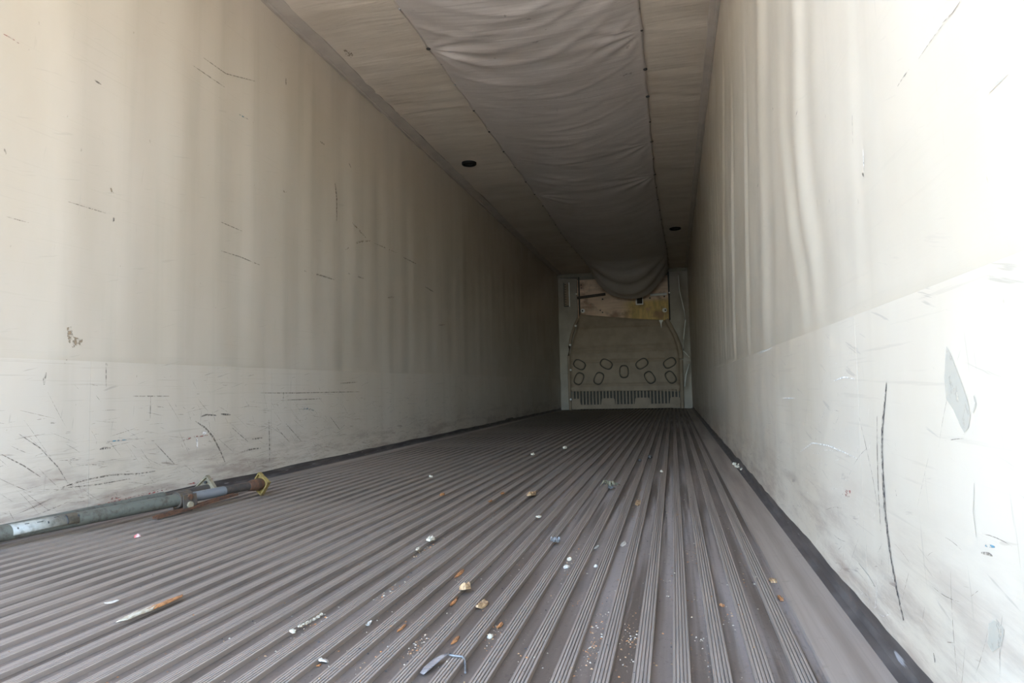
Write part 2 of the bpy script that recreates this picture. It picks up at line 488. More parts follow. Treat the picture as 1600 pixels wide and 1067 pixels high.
# ------------------------------------------------------------------ floor
PITCH_R, XR = 0.0615, 1.091
RX = [XR - PITCH_R * k for k in range(37)]
FZ = -0.009
bm = box_bm(-1.262, 1.262, Y0, D, -0.11, FZ)
floor = bm_obj('floor', bm, M['channel'])
struct(floor, 'grooved aluminium trailer floor with dirty channels', 'floor')
half = [(-0.0138, FZ - 0.001), (-0.0138, -0.0007), (-0.0133, 0), (-0.00956, 0), (-0.0093, -0.0030), (-0.0079, -0.0030), (-0.0076, 0), (-0.0040, 0), (-0.0037, -0.0030), (-0.0023, -0.0030), (-0.0020, 0)]
prof = half + [(-x, z) for x, z in reversed(half)]
def ridge_mesh():
    v, f = prism_y(prof, Y0, D - 0.03)
    me = bpy.data.meshes.new('floor_ridge')
    me.from_pydata(v, [], f); me.materials.append(M['ridge'])
    bm = bmesh.new(); bm.from_mesh(me); bmesh.ops.recalc_face_normals(bm, faces=bm.faces); bm.to_mesh(me); bm.free()
    return me
rm = ridge_mesh()
for x in RX:
    o = link(bpy.data.objects.new('floor_ridge', rm), floor)
    o.location.x = x
profile('edge_plate', [(1.124, FZ - 0.001), (1.127, -0.003), (1.240, -0.001), (1.240, FZ - 0.001)], Y0, D - 0.03, M['edgeplate'], floor)
profile('edge_plate', [(-1.240, FZ - 0.001), (-1.240, -0.001), (-1.158, -0.003), (-1.155, FZ - 0.001)], Y0, D - 0.03, M['edgeplate'], floor)

# ------------------------------------------------------------------ outside: yard ground and rear door frame
g = mesh_obj('ground', [(-60, -60, -1.25), (60, -60, -1.25), (60, 60, -1.25), (-60, 60, -1.25)], [(0, 1, 2, 3)], M['asphalt'])
struct(g, 'grey yard ground behind the trailer', 'ground')
def light_blocker():
    # unseen bushy block added behind the doorway to darken the trailer's far end
    V_, F_ = [], []
    nu, nv = 60, 26
    for j in range(nv + 1):
        for i in range(nu):
            a = 2 * math.pi * i / nu
            t = j / nv
            k = (1 - max(0.0, t - 0.8) ** 2 * 18) ** 0.5
            d = 1 + 0.10 * noise.noise(Vector((math.cos(a) * 5, math.sin(a) * 3, t * 9))) + 0.05 * noise.noise(Vector((math.cos(a) * 15, math.sin(a) * 9, t * 30)))
            V_.append((4.2 * abs(math.cos(a)) ** 0.6 * math.copysign(1, math.cos(a)) * k * d, -7.4 + 0.8 * math.sin(a) * k * d, -1.25 + 2.15 * t))
    for j in range(nv):
        for i in range(nu): F_.append((j * nu + i, j * nu + (i + 1) % nu, (j + 1) * nu + (i + 1) % nu, (j + 1) * nu + i))
    F_.append(tuple(range(nv * nu, nv * nu + nu)))
    h = mesh_obj('light_blocker', V_, F_, simple('light_blocker_green', (0.022, 0.032, 0.012), 0.9, 0, 0.5, 9), smooth=True)
    struct(h, 'unseen dark green block added behind the trailer to shade its far end', 'light_blocker')
light_blocker()
fr = thing('door_1', 'rear door frame of the trailer', 'door frame'); fr['kind'] = 'structure'
box('post', -1.36, -1.262, Y0 - 0.10, Y0 - 0.002, -0.2, HC + 0.14, M['frontmetal'], fr, 0.006)
box('post', 1.262, 1.36, Y0 - 0.10, Y0 - 0.002, -0.2, HC + 0.14, M['frontmetal'], fr, 0.006)
box('header', -1.26, 1.26, Y0 - 0.10, Y0 - 0.002, HC + 0.02, HC + 0.14, M['frontmetal'], fr, 0.006)
box('sill', -1.26, 1.26, Y0 - 0.10, Y0 - 0.002, -0.2, -0.004, M['kick'], fr, 0.006)

# ------------------------------------------------------------------ front wall
def fw(px, py, y):
    p = on(px, py, 1, y)
    return (p.x, p.z)
front = box('wall_front', -1.36, 1.36, D, D + 0.1, -0.12, HC + 0.1, M['frontdark'])
struct(front, 'front wall of the trailer with aluminium sides and exposed plywood', 'wall')
YP = 13.325
profile('plywood_panel', [(-0.868, 1.60), (0.876, 1.60), (0.876, 2.545), (-0.868, 2.545)], YP, D + 0.002, M['plywood'], front)
profile('side_panel', [(-1.248, 0.0), (-1.02, 0.0), (-0.872, 0.0), (-0.872, 2.575), (-1.248, 2.60)], 13.295, D + 0.002, M['frontmetal'], front)
# right side panel, creased
CR = [fw(*q, 13.29) for q in ((1060, 430), (1062, 455), (1069, 485), (1071, 500), (1068, 530), (1068, 548), (1077, 558))]
CR2 = [fw(*q, 13.29) for q in ((1077, 568), (1072, 585), (1070, 604))]
def dist_poly(P, x, z):
    best = 9
    for (ax, az), (bx_, bz) in zip(P, P[1:]):
        dx, dz = bx_ - ax, bz - az
        t = max(0, min(1, ((x - ax) * dx + (z - az) * dz) / (dx * dx + dz * dz)))
        best = min(best, math.hypot(x - ax - t * dx, z - az - t * dz))
    return best
def creased(x, z):
    d = min(dist_poly(CR, x, z), dist_poly(CR2, x, z))
    return (x, 13.292 - 0.020 * math.exp(-(d / 0.05) ** 1.3) - 0.006 * noise.noise(Vector((x * 4, 0, z * 3))), z)
grid_obj('side_panel', creased, frange(0.884, 1.247, 36), frange(0.0, 2.60, 150), M['frontmetal'], front, thick=(0, 0.02, 0))
for P_ in (CR, CR2):  # bright bead along each crease, a highlight put in as white colour
    tube('crease_glint', [(x_, 13.270 - 0.006 * noise.noise(Vector((x_ * 4, 0, z_ * 3))), z_) for x_, z_ in P_], 0.010, M['bolt'], front, 8, radii=[0.003] + [0.010] * (len(P_) - 2) + [0.004])
box('top_rail', -1.248, 1.247, 13.285, D + 0.002, 2.60, 2.668, M['rail'], front, 0.004)
box('top_strip', -0.868, 0.876, 13.305, D + 0.002, 2.545, 2.60, M['rail'], front, 0.003)
for pts in (((904, 436), (904, 497)), ((1044.5, 436), (1044.5, 500))):
    (x0, z0), (x1, z1) = [fw(*q, 13.28) for q in pts]
    box('edge_angle', x0 - 0.012, x0 + 0.012, 13.275, 13.326, z1, 2.60, M['frontdark'], front, 0.003)
# slotted plate on the left panel
sx0, sz1 = fw(880.5, 442, 13.29); sx1, sz0 = fw(891.0, 479, 13.29)
box('plate_recess', sx0, sx1, 13.288, 13.2955, sz0, sz1, M['bulk'], front)
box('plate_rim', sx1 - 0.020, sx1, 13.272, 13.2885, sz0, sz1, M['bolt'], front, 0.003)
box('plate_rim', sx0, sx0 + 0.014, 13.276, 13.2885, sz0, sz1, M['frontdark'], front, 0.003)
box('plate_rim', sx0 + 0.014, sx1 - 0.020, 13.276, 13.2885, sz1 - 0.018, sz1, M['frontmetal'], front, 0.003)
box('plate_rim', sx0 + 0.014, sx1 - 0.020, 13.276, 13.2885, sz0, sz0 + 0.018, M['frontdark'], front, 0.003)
for k in range(9):
    zz = sz0 + 0.04 + (sz1 - sz0 - 0.08) * k / 8
    box('plate_notch', sx0 + 0.02, sx0 + 0.05, 13.284, 13.2885, zz, zz + 0.012, M['frontdark'], front)
# fittings on the plywood
def disc_y(name, px, py, r, y0, y1, mat, parent, seg=14):
    x, z = fw(px, py, y0)
    bm = bmesh.new()
    bmesh.ops.create_cone(bm, cap_ends=True, segments=seg, radius1=r, radius2=r * 0.85, depth=y1 - y0, matrix=Matrix.Translation((x, (y0 + y1) / 2, z)) @ Matrix.Rotation(math.radians(90), 4, 'X'))
    return bm_obj(name, bm, mat, parent)
for px, py, r in ((908.0, 445.3, 0.014), (908.5, 450, 0.012), (938, 484.8, 0.014), (941.5, 488, 0.013), (941.5, 467.3, 0.017), (1015.5, 465.5, 0.016), (1038, 463, 0.016)):
    disc_y('drill_hole', px, py, r, 13.321, 13.3265, M['screwdark'], front)
for px, py in ((910.5, 485.5), (1038.5, 484.5)):
    disc_y('washer', px, py, 0.045, 13.317, 13.3265, M['bolt'], front)
    disc_y('drill_hole', px - 0.5 if px < 1000 else px + 1.2, py, 0.017, 13.313, 13.3175, M['screwdark'], front)
for px, py in ((900.5, 459), (1046, 457)):
    disc_y('hinge_pin', px, py, 0.018, 13.262, 13.296, M['bolt'], front)
a = fw(902, 465.5, 13.28); b = fw(946, 459.5, 13.28)
tube('cross_rod', [(a[0], 13.27, a[1]), (b[0], 13.27, b[1])], 0.026, M['bardark'], front)
a = fw(1016, 461, 13.28); b = fw(1042, 459, 13.28)
tube('cross_rod', [(a[0], 13.285, a[1]), (b[0], 13.285, b[1])], 0.024, M['bolt'], front)
x, z = fw(999.5, 471.5, 13.30)
box('bracket', x - 0.075, x + 0.065, 13.30, 13.3265, z - 0.055, z + 0.09, M['bolt'], front, 0.003)
box('bracket', x - 0.05, x + 0.05, 13.29, 13.3005, z - 0.035, z + 0.09, M['frontdark'], front, 0.003)

# ------------------------------------------------------------------ return-air bulkhead
YB = 13.24
bh = thing('return_air_bulkhead', 'arched grey-brown bulkhead panel with nine oval bosses and a bottom grille', 'bulkhead', (0, 13.26, 0))
bh_off = Vector((0, -13.26, 0))
def bh_add(o):
    o.parent = bh; o.location = o.location + bh_off
    return o
out = [(892, 612), (890.5, 590), (890.5, 560), (892, 545), (896, 528), (902, 509), (906, 491), (940, 494), (987, 497.5), (1036, 500), (1043, 503), (1053, 521), (1060, 541), (1062.5, 556), (1063, 610)]
poly = [fw(px, py, YB) for px, py in out]
# panel face with shallow horizontal steps, cut in rows
def bulk_face():
    zb, zt = min(p[1] for p in poly), max(p[1] for p in poly)
    def xr(z):
        L, Rr = [], []
        n = len(poly)
        for i in range(n):
            (x0, z0), (x1, z1) = poly[i], poly[(i + 1) % n]
            if (z0 - z) * (z1 - z) <= 0 and z0 != z1:
                L.append(x0 + (x1 - x0) * (z - z0) / (z1 - z0))
        return (min(L), max(L)) if len(L) > 1 else None
    rows = []
    for z in frange(zb + 0.001, zt - 0.004, 140):
        r = xr(z)
        if r is None: continue
        step = 0
        for zz, dpt in ((1.60, 0.02), (1.20, 0.016), (1.12, 0.012), (0.93, 0.010), (0.47, 0.012)):
            step += 0.014 * gauss(z - zz, 0.022) if dpt else 0
        rows.append([(r[0] + (r[1] - r[0]) * k / 24, YB + step - 0.02 * math.sin(math.pi * k / 24), z) for k in range(25)])
    V = [p for r in rows for p in r]; nk = 25
    F = [(i * nk + j, i * nk + j + 1, (i + 1) * nk + j + 1, (i + 1) * nk + j) for i in range(len(rows) - 1) for j in range(nk - 1)]
    return V, F
V, F = bulk_face()
o = mesh_obj('panel', V, F, M['bulk'], smooth=True)
bh_add(o)
md = o.modifiers.new('thickness', 'SOLIDIFY'); md.thickness = 0.02; md.offset = -1
zb = poly[0][1]
# oval bosses
def oval(px, py, ang, ra=0.112, rb=0.080):
    x, z = fw(px, py, YB - 0.02)
    bm = bmesh.new(); bm2 = bmesh.new()
    ca, sa = math.cos(ang), math.sin(ang)
    def pt(a, k):
        e = abs(math.cos(a)) ** 0.75 * (1 if math.cos(a) >= 0 else -1) * ra * k, abs(math.sin(a)) ** 0.75 * (1 if math.sin(a) >= 0 else -1) * rb * k
        return x + e[0] * ca - e[1] * sa, z + e[0] * sa + e[1] * ca
    yb = YB - 0.012 * math.sin(math.pi * min(1, max(0, (x + 1.05) / 2.1)))
    rings = []
    for k, dy in ((1.14, 0.004), (1.04, -0.010), (0.98, -0.004), (0.90, 0.002)):
        rings.append([bm.verts.new((pt(2 * math.pi * i / 28, k)[0], yb + dy - 0.012, pt(2 * math.pi * i / 28, k)[1])) for i in range(28)])
    for A, B in zip(rings, rings[1:]):
        for i in range(28): bm.faces.new((A[i], A[(i + 1) % 28], B[(i + 1) % 28], B[i]))
    ring = bm_obj('oval_ring', bm, M['bulkdark'], None, True)
    bh_add(ring)
    r1 = [bm2.verts.new((pt(2 * math.pi * i / 28, 0.92)[0], yb - 0.011, pt(2 * math.pi * i / 28, 0.92)[1])) for i in range(28)]
    r2 = [bm2.verts.new((pt(2 * math.pi * i / 28, 0.72)[0], yb - 0.019, pt(2 * math.pi * i / 28, 0.72)[1])) for i in range(28)]
    for i in range(28): bm2.faces.new((r1[i], r1[(i + 1) % 28], r2[(i + 1) % 28], r2[i]))
    bm2.faces.new(r2)
    bh_add(bm_obj('oval_boss', bm2, M['bulk'], None, False))
def cp(x, y):   # crop pixel -> photo pixel
    return 860 + x / 6.276, 500 + y / 6.276
for cx_, cy_, an in ((285, 437, -30), (548, 432, -30), (897, 428, 32), (1170, 420, 30), (722, 505, 90), (280, 575, 65), (475, 572, 65), (975, 563, -60), (1180, 560, -58)):
    oval(*cp(cx_, cy_), math.radians(an))
# grille: dark backing, slats, rails and feet
gx0, gz1 = fw(893, 610.5, YB); gx1, _ = fw(1062, 609, YB)
gz0 = 0.115
bh_add(box('grille_backing', gx0, gx1, YB + 0.03, YB + 0.06, 0.03, gz1 + 0.02, M['bulkdark']))
n = 31
for k in range(n + 1):
    xx = gx0 + 0.03 + (gx1 - gx0 - 0.06) * k / n
    bh_add(box('slat', xx - 0.012, xx + 0.012, YB - 0.02, YB + 0.032, gz0 - 0.02, gz1 + 0.005, M['bulk'], None, 0.004))
bh_add(box('grille_rail', gx0, gx1, YB - 0.024, YB + 0.032, gz1 + 0.004, gz1 + 0.055, M['bulk'], None, 0.006))
bh_add(box('grille_rail', gx0, gx1, YB - 0.03, YB + 0.032, 0.012, gz0 - 0.02, M['bulk'], None, 0.006))
for cx_, w_ in ((255, 0.15), (570, 0.24), (905, 0.26), (1225, 0.17)):
    x, z = fw(*cp(cx_, 815), YB)
    bm = bmesh.new()
    v, f = prism_y([(x - w_ / 2 - 0.02, 0.08), (x + w_ / 2 + 0.02, 0.08), (x + w_ / 2, 0.215), (x - w_ / 2, 0.215)], YB - 0.055, YB - 0.015)
    vs = [bm.verts.new(p) for p in v]
    for q_ in f: bm.faces.new([vs[i] for i in q_])
    bmesh.ops.recalc_face_normals(bm, faces=bm.faces)
    bmesh.ops.bevel(bm, geom=list(bm.edges), offset=0.012, segments=2, affect='EDGES')
    ft = bm_obj('foot_boss', bm, M['bulk']); bh_add(ft)
    for zz in (0.115, 0.165):
        bar = box('foot_rib', x - w_ / 2 + 0.03, x + w_ / 2 - 0.03, YB - 0.066, YB - 0.053, zz, zz + 0.018, M['bulk'], None, 0.004)
        bar.parent = ft
# arched edge mouldings
def moulding(pts, r, name='edge_moulding', dy=0.0):
    P = [fw(px, py, YB) for px, py in pts]
    return bh_add(tube(name, [(x, YB - 0.01 + dy, z) for x, z in P], r, M['bulk'], None, 10))
moulding(((903.5, 497), (898.5, 508), (893.5, 523), (890, 540), (889, 556), (889.5, 590), (891.5, 641)), 0.026)
moulding(((1041, 499), (1048, 511), (1055, 524), (1060.5, 538), (1063.5, 552), (1064, 560)), 0.045)
moulding(((1064.3, 562), (1065, 590), (1066.5, 638)), 0.036)
for px, py in ((899.3, 509), (890.7, 538.8), (891.5, 578), (891.7, 624)):
    bh_add(disc_y('bolt', px, py, 0.022, YB - 0.062, YB - 0.03, M['bolt'], None))
x, z = fw(1033.5, 500, YB)
bm = bmesh.new()
vs = [bm.verts.new(p) for p in ((x - 0.045, YB - 0.03, z), (x + 0.035, YB - 0.03, z), (x + 0.005, YB - 0.04, z - 0.06), (x - 0.005, YB - 0.045, z - 0.16), (x - 0.02, YB - 0.036, z - 0.07))]
bm.faces.new(vs)
tf = bm_obj('torn_flap', bm, M['bolt']); bh_add(tf)
md = tf.modifiers.new('thickness', 'SOLIDIFY'); md.thickness = 0.004

# ------------------------------------------------------------------ air chute
ch = thing('air_chute', 'long sagging grey fabric air chute screwed along the ceiling', 'air duct', (0, 0.3, HC))
CHO = Vector((0, -0.3, -HC))
K = (HC - CH) / (2.63 - CH)
def sc(v): return CX + (v - CX) * K
LSC = [v * K for v in [0.6, 1.09, 1.58, 2.06, 2.55, 3.03, 3.508, 3.979, 4.516, 4.991, 5.448, 5.954, 6.422, 6.92, 7.394, 7.9, 8.4, 8.9, 9.4, 9.9, 10.4, 10.9, 11.4, 11.9, 12.3]]
RSC = [v * K for v in [0.65, 1.14, 1.62, 2.1, 2.6, 3.1, 3.62, 4.118, 4.646, 5.102, 5.615, 6.083, 6.558, 7.069, 7.55, 8.05, 8.55, 9.05, 9.55, 10.05, 10.55, 11.05, 11.55, 12.05, 12.5]]
def xl_base(y): return sc(-0.534) - 0.03 * gauss(y - 9.9, 1.1) + 0.02 * sstep(11, 12.6, y)
def xr_base(y): return sc(0.811) + 0.10 * sstep(7.0, 12.8, y)
def scallop(y, L):
    for a, b in zip(L, L[1:]):
        if a <= y < b: return 4 * (y - a) * (b - y) / (b - a) ** 2
    return 0.0
def sag(y):
    return 0.075 + 0.015 * math.sin(y * 0.9) + 0.03 * sstep(7, 10, y) + 0.47 * sstep(11.3, 13.0, y) ** 1.2
PULL = [(0, LSC[7], 1.0), (0, LSC[2], 0.6), (1, RSC[7], 0.55), (1, RSC[11], 0.35), (1, RSC[13], 0.8), (0, LSC[14], 0.5), (1, RSC[3], 0.6)]
def chute_pt(u, y):
    xl = xl_base(y) + 0.010 * scallop(y, LSC); xr = xr_base(y) - 0.008 * scallop(y, RSC)
    far = sstep(11.4, 12.8, y)
    # keep the left half from drooping at its edge; the far mouth hangs as a belly
    x = xl + (xr - xl) * u
    hang = (4 * u * (1 - u)) ** (1.0 - 0.25 * far)
    z = HC - 0.012 - sag(y) * hang
    e = min(1.0, 12 * u * (1 - u))
    # smile-shaped folds
    wy = y - 0.30 * (4 * u * (1 - u)) + 0.18 * u
    f = abs(noise.noise(Vector((u * 1.1, wy * 2.6, 0.3))))
    g_ = abs(noise.noise(Vector((u * 1.7 + 3, wy * 5.5, 4.3))))
    dz = (0.014 * (1 - min(1, f * 3.2)) + (0.009 + 0.006 * (1 - sstep(4.2, 4.8, y))) * (1 - min(1, g_ * 3.4))) * e * (0.35 + 3.0 * noise.noise(Vector((u * 1.5, y * 0.45, 9))) ** 2) * (1 - 0.55 * sstep(4.6, 6.0, y))
    # folds fanning out of single screws
    for s_, yc, amp in PULL:
        du = (u if s_ == 0 else 1 - u) * 1.35
        dy = y - yc
        r = math.hypot(du, dy)
        if r < 0.9:
            a = math.atan2(dy, du)
            dz += amp * 0.022 * math.sin(a * 11 + 1.0) * min(1, r * 6) * math.exp(-r * 3.2) * max(0, math.cos(a - 0.5)) * min(1, du * 12)
    # heavy drapes at the mouth
    dz += far * 0.030 * math.sin((y - 0.5 * hang) * 14 + 2 * u) * e
    return (x, y, z - dz)
ys = frange(0.35, 13.02, 760)
o = grid_obj('canvas', chute_pt, frange(0, 1, 70), ys, M['chute'])
o.parent = ch; o.location = CHO
md = o.modifiers.new('thickness', 'SOLIDIFY'); md.thickness = 0.003; md.offset = 0
# hem straps along both edges
for L, base, s_ in ((LSC, xl_base, 1), (RSC, xr_base, -1)):
    hp = [(base(y) + s_ * (0.004 + 0.010 * scallop(y, L)), y, HC - 0.010) for y in frange(0.35, 12.6, 300)]
    h = tube('hem', hp, 0.0045, M['chute'], None, 6); h.parent = ch; h.location = CHO
def screw_mesh(r, mat):
    bm = bmesh.new()
    bmesh.ops.create_uvsphere(bm, u_segments=10, v_segments=6, radius=r)
    for v in bm.verts: v.co.z *= 0.55
    me = bpy.data.meshes.new('screw'); bm.to_mesh(me); bm.free(); me.materials.append(mat)
    me.polygons.foreach_set('use_smooth', [True] * len(me.polygons))
    return me
sl, sd, sb = screw_mesh(0.0085, M['screw']), screw_mesh(0.009, M['screwdark']), screw_mesh(0.015, M['screwdark'])
BRIGHT = {6, 8, 12}
for i, y in enumerate(LSC):
    o = link(bpy.data.objects.new('screw', sb if i in (7,) else (sl if i in BRIGHT else sd)), ch)
    o.location = Vector((xl_base(y) + 0.008, y, HC - 0.018)) + CHO
for i, y in enumerate(RSC):
    o = link(bpy.data.objects.new('screw', sb if i in (8, 9, 11, 13) else sd), ch)
    o.location = Vector((xr_base(y) - 0.010, y, HC - 0.018)) + CHO

# ------------------------------------------------------------------ ceiling lights
def ceiling_light(px, py, r, label):
    p = on(px, py, 2, HC - 0.01)
    t = thing('ceiling_light', label, 'light', (p.x, p.y, HC - 0.006), 'round ceiling lights')
    def ring(prof_):
        bm = bmesh.new(); rings = []
        for rr, z in prof_:
            rings.append([bm.verts.new((rr * math.cos(2 * math.pi * k / 36), rr * math.sin(2 * math.pi * k / 36), z)) for k in range(36)])
        for A, B in zip(rings, rings[1:]):
            for k in range(36): bm.faces.new((A[k], A[(k + 1) % 36], B[(k + 1) % 36], B[k]))
        return bm
    bm_obj('bezel', ring([(r, 0.012), (r, -0.012), (r * 0.95, -0.017), (r * 0.78, -0.017), (r * 0.74, 0.006)]), M['black'], t, True)
    bm = ring([(r * 0.76, 0.006), (r * 0.7, -0.002), (r * 0.4, -0.008), (0.004, -0.010)])
    bm_obj('lens', bm, M['lens'], t, True)
ceiling_light(733, 255.5, 0.072, 'round black ceiling light between the left wall and the air chute')
ceiling_light(1055, 357, 0.080, 'round black ceiling light between the air chute and the right wall')

# ------------------------------------------------------------------ load bars on the floor
def frame_from(a, b):
    d = (b - a).normalized()
    s_ = d.cross(Vector((0, 0, 1))).normalized()
    return d, s_, s_.cross(d)
def pad(name, c, d, s_, u, half_, mat, parent, off, roll):
    ca, sa = math.cos(roll), math.sin(roll)
    s2, u2 = s_ * ca + u * sa, u * ca - s_ * sa
    bm = bmesh.new()
    def ob(cx_, cy_, hx, hy, d0, d1):
        vs = []
        for dd in (d0, d1):
            for sx, sy in ((-1, -1), (1, -1), (1, 1), (-1, 1)):
                vs.append(bm.verts.new(c + d * dd + s2 * (cx_ + sx * hx) + u2 * (cy_ + sy * hy) - off))
        for q_ in ((3, 2, 1, 0), (4, 5, 6, 7), (0, 1, 5, 4), (1, 2, 6, 5), (2, 3, 7, 6), (3, 0, 4, 7)):
            bm.faces.new([vs[i] for i in q_])
    ob(0, 0, half_, half_, 0.0, 0.004)
    for sx, sy, hx, hy in ((1, 0, 0.0025, half_), (-1, 0, 0.0025, half_), (0, 1, half_, 0.0025), (0, -1, half_, 0.0025)):
        ob(sx * (half_ - 0.0025), sy * (half_ - 0.0025), hx, hy, -0.014, 0.0)
    return bm_obj(name, bm, mat, parent)

def load_bar_front():
    A = Vector((-1.078, 1.69, 0.046)); B = Vector((-0.868, 2.70, 0.056))
    d, s_, u = frame_from(A, B)
    L = (B - A).length
    start = -0.55
    t = thing('load_bar', 'grey-green telescopic load bar with worn white sticker and yellow foot pad', 'load bar', (A + d * 0.2) * 1.0)
    off = Vector(t.location)
    P = lambda k: A + d * k - off
    yc = 0.612      # clamp station
    tube('outer_tube', [P(start), P(yc)], 0.0235, M['bargreen'], t, 20)
    # sticker wrapped round the camera side of the tube
    def sleeve(k0, k1, a0, a1, r, mat, name, parent):
        n_ = 10
        V_, F_ = [], []
        for k in (k0, k1):
            for i in range(n_ + 1):
                a = a0 + (a1 - a0) * i / n_
                V_.append(P(k) + (s_ * math.cos(a) + u * math.sin(a)) * r)
        for i in range(n_): F_.append((i, i + 1, n_ + 2 + i, n_ + 1 + i))
        o_ = mesh_obj(name, V_, F_, mat, parent, True)
        m_ = o_.modifiers.new('thickness', 'SOLIDIFY'); m_.thickness = 0.0006; m_.offset = 0
        return o_
    st = sleeve(0.013, 0.215, -0.35, 1.75, 0.0240, M['sticker'], 'sticker', t)
    for k, a, w_, h_ in ((0.075, 0.5, 0.004, 0.22), (0.10, 0.9, 0.012, 0.1), (0.135, 0.8, 0.018, 0.1), (0.165, 0.5, 0.004, 0.3), (0.19, 1.1, 0.014, 0.1), (0.225, 0.5, 0.004, 1.4), (0.262, 0.7, 0.005, 0.3)):
        sleeve(k - 0.05, k - 0.05 + w_, a - h_ / 2, a + h_ / 2, 0.0246, M['ink'], 'printed_mark', st)
    # ratchet clamp
    bm = tube_bm([P(yc - 0.012), P(yc + 0.045)], 0.031, 14)
    cl = bm_obj('ratchet_clamp', bm, M['clamp'], t, False)
    c0 = A + d * (yc + 0.018) - off
    tube('pivot_bolt', [c0 + s_ * 0.018 + u * 0.010, c0 + s_ * 0.044 + u * 0.010], 0.011, M['rust'], cl, 6)
    tube('pivot_bolt', [c0 + s_ * 0.018 - u * 0.020, c0 + s_ * 0.046 - u * 0.020], 0.013, M['padtan'], cl, 8)
    # clamp cheek plates down to the floor
    for sgn in (-0.02, 0.034):
        bm = bmesh.new(); vs = []
        for dd, uu in ((-0.028, 0.020), (0.030, 0.020), (0.036, -0.020), (0.010, -0.044), (-0.026, -0.040)):
            for th in (0.0, 0.004):
                vs.append(bm.verts.new(c0 + s_ * (sgn + th) + d * dd + u * uu))
        n_ = 5
        bm.faces.new([vs[2 * i] for i in range(n_)][::-1]); bm.faces.new([vs[2 * i + 1] for i in range(n_)])
        for i in range(n_):
            j = (i + 1) % n_
            bm.faces.new((vs[2 * i], vs[2 * j], vs[2 * j + 1], vs[2 * i + 1]))
        bm_obj('cheek_plate', bm, M['clamp'], cl)
    # rusty ratchet handle under the tube
    bm = bmesh.new()
    hpts = [(-0.15, 0.038, -0.042), (0.0, 0.034, -0.034), (0.10, 0.030, -0.026), (0.235, 0.026, -0.018)]
    prev = None
    for k, (dd, ss, uu) in enumerate(hpts):
        cc = c0 + d * dd + s_ * ss + u * uu
        ringv = [bm.verts.new(cc + s_ * a_ + u * b_) for a_, b_ in ((-0.012, -0.004), (0.014, -0.004), (0.014, 0.006), (0.010, 0.006), (0.009, 0.0), (-0.008, 0.0), (-0.009, 0.006), (-0.012, 0.006))]
        if prev:
            for i in range(8): bm.faces.new((prev[i], prev[(i + 1) % 8], ringv[(i + 1) % 8], ringv[i]))
        else: bm.faces.new(ringv[::-1])
        prev = ringv
    bm.faces.new(prev)
    bm_obj('ratchet_handle', bm, M['rust'], t)
    tube('inner_tube', [P(yc + 0.03), P(yc + 0.215)], 0.0195, M['barchrome'], t, 18)
    tube('end_tube', [P(yc + 0.213), P(L - 0.02)], 0.0178, M['bardark'], t, 18)
    tube('collar', [P(L - 0.075), P(L - 0.045), P(L - 0.012), P(L)], 0.024, M['rust'], t, 16, radii=[0.020, 0.025, 0.027, 0.022])
    pad('foot_pad', A + d * (L + 0.002), d, s_, u, 0.036, M['padyellow'], t, off, math.radians(45 + 8))
load_bar_front()

def load_bar_rear():
    A = Vector((-1.190, 1.60, 0.032)); B = Vector((-1.094, 2.64, 0.044))
    d, s_, u = frame_from(A, B)
    L = (B - A).length
    t = thing('load_bar', 'second load bar with dirty tan foot pad, lying against the left kick plate', 'load bar', A + d * 0.2)
    off = Vector(t.location)
    P = lambda k: A + d * k - off
    tube('outer_tube', [P(-0.22), P(0.80)], 0.0215, M['bargreen'], t, 18)
    tube('inner_tube', [P(0.79), P(L)], 0.016, M['clamp'], t, 16)
    pad('foot_pad', A + d * L, d, s_, u, 0.040, M['padtan'], t, off, math.radians(45 - 6))
    q_ = B - d * 0.012 + u * 0.026 - off
    tube('rivet', [q_ - d * 0.004, q_ + d * 0.004], 0.006, M['screwdark'], t, 8)
load_bar_rear()

# ------------------------------------------------------------------ marks on the walls
WALLS = {-1: bpy.data.objects['wall_left'], 1: bpy.data.objects['wall_right']}
def surf(side, px, py):
    p = on(px, py, 0, side * W2)
    x = scuff_x(side, p.y, p.z) - side * 0.0008 if p.z < SEAM[side] else wall_x(side, p.y, p.z) - side * 0.0010
    return Vector((x, p.y, p.z))
def strip_geo(side, pts, wpx):
    P = [surf(side, *q_) for q_ in pts]
    # refine
    Q = []
    for a, b in zip(P, P[1:]):
        for k in range(4): Q.append(a.lerp(b, k / 4))
    Q.append(P[-1])
    n_ = len(Q); V_, F_ = [], []
    for i, p in enumerate(Q):
        dv = Q[min(i + 1, n_ - 1)] - Q[max(i - 1, 0)]
        dv = Vector((0, dv.y, dv.z)).normalized()
        nn = Vector((0, -dv.z, dv.y))
        tt = i / (n_ - 1)
        w = wpx * depth(p) / FPX * (0.25 + 0.75 * math.sin(math.pi * min(1, max(0, 0.04 + 0.92 * tt))) ** 0.7)
        V_ += [p + nn * w / 2, p - nn * w / 2]
    for i in range(n_ - 1): F_.append((2 * i, 2 * i + 2, 2 * i + 3, 2 * i + 1))
    return V_, F_
def mark(side, pts, wpx, mat, name='scuff_mark'):
    V_, F_ = strip_geo(side, pts, wpx)
    return mesh_obj(name, V_, F_, M[mat], WALLS[side])
def stain(side, pts, mat, name='stain'):
    P = [surf(side, *q_) for q_ in pts]
    return mesh_obj(name, P, [tuple(range(len(P)))], M[mat], WALLS[side])

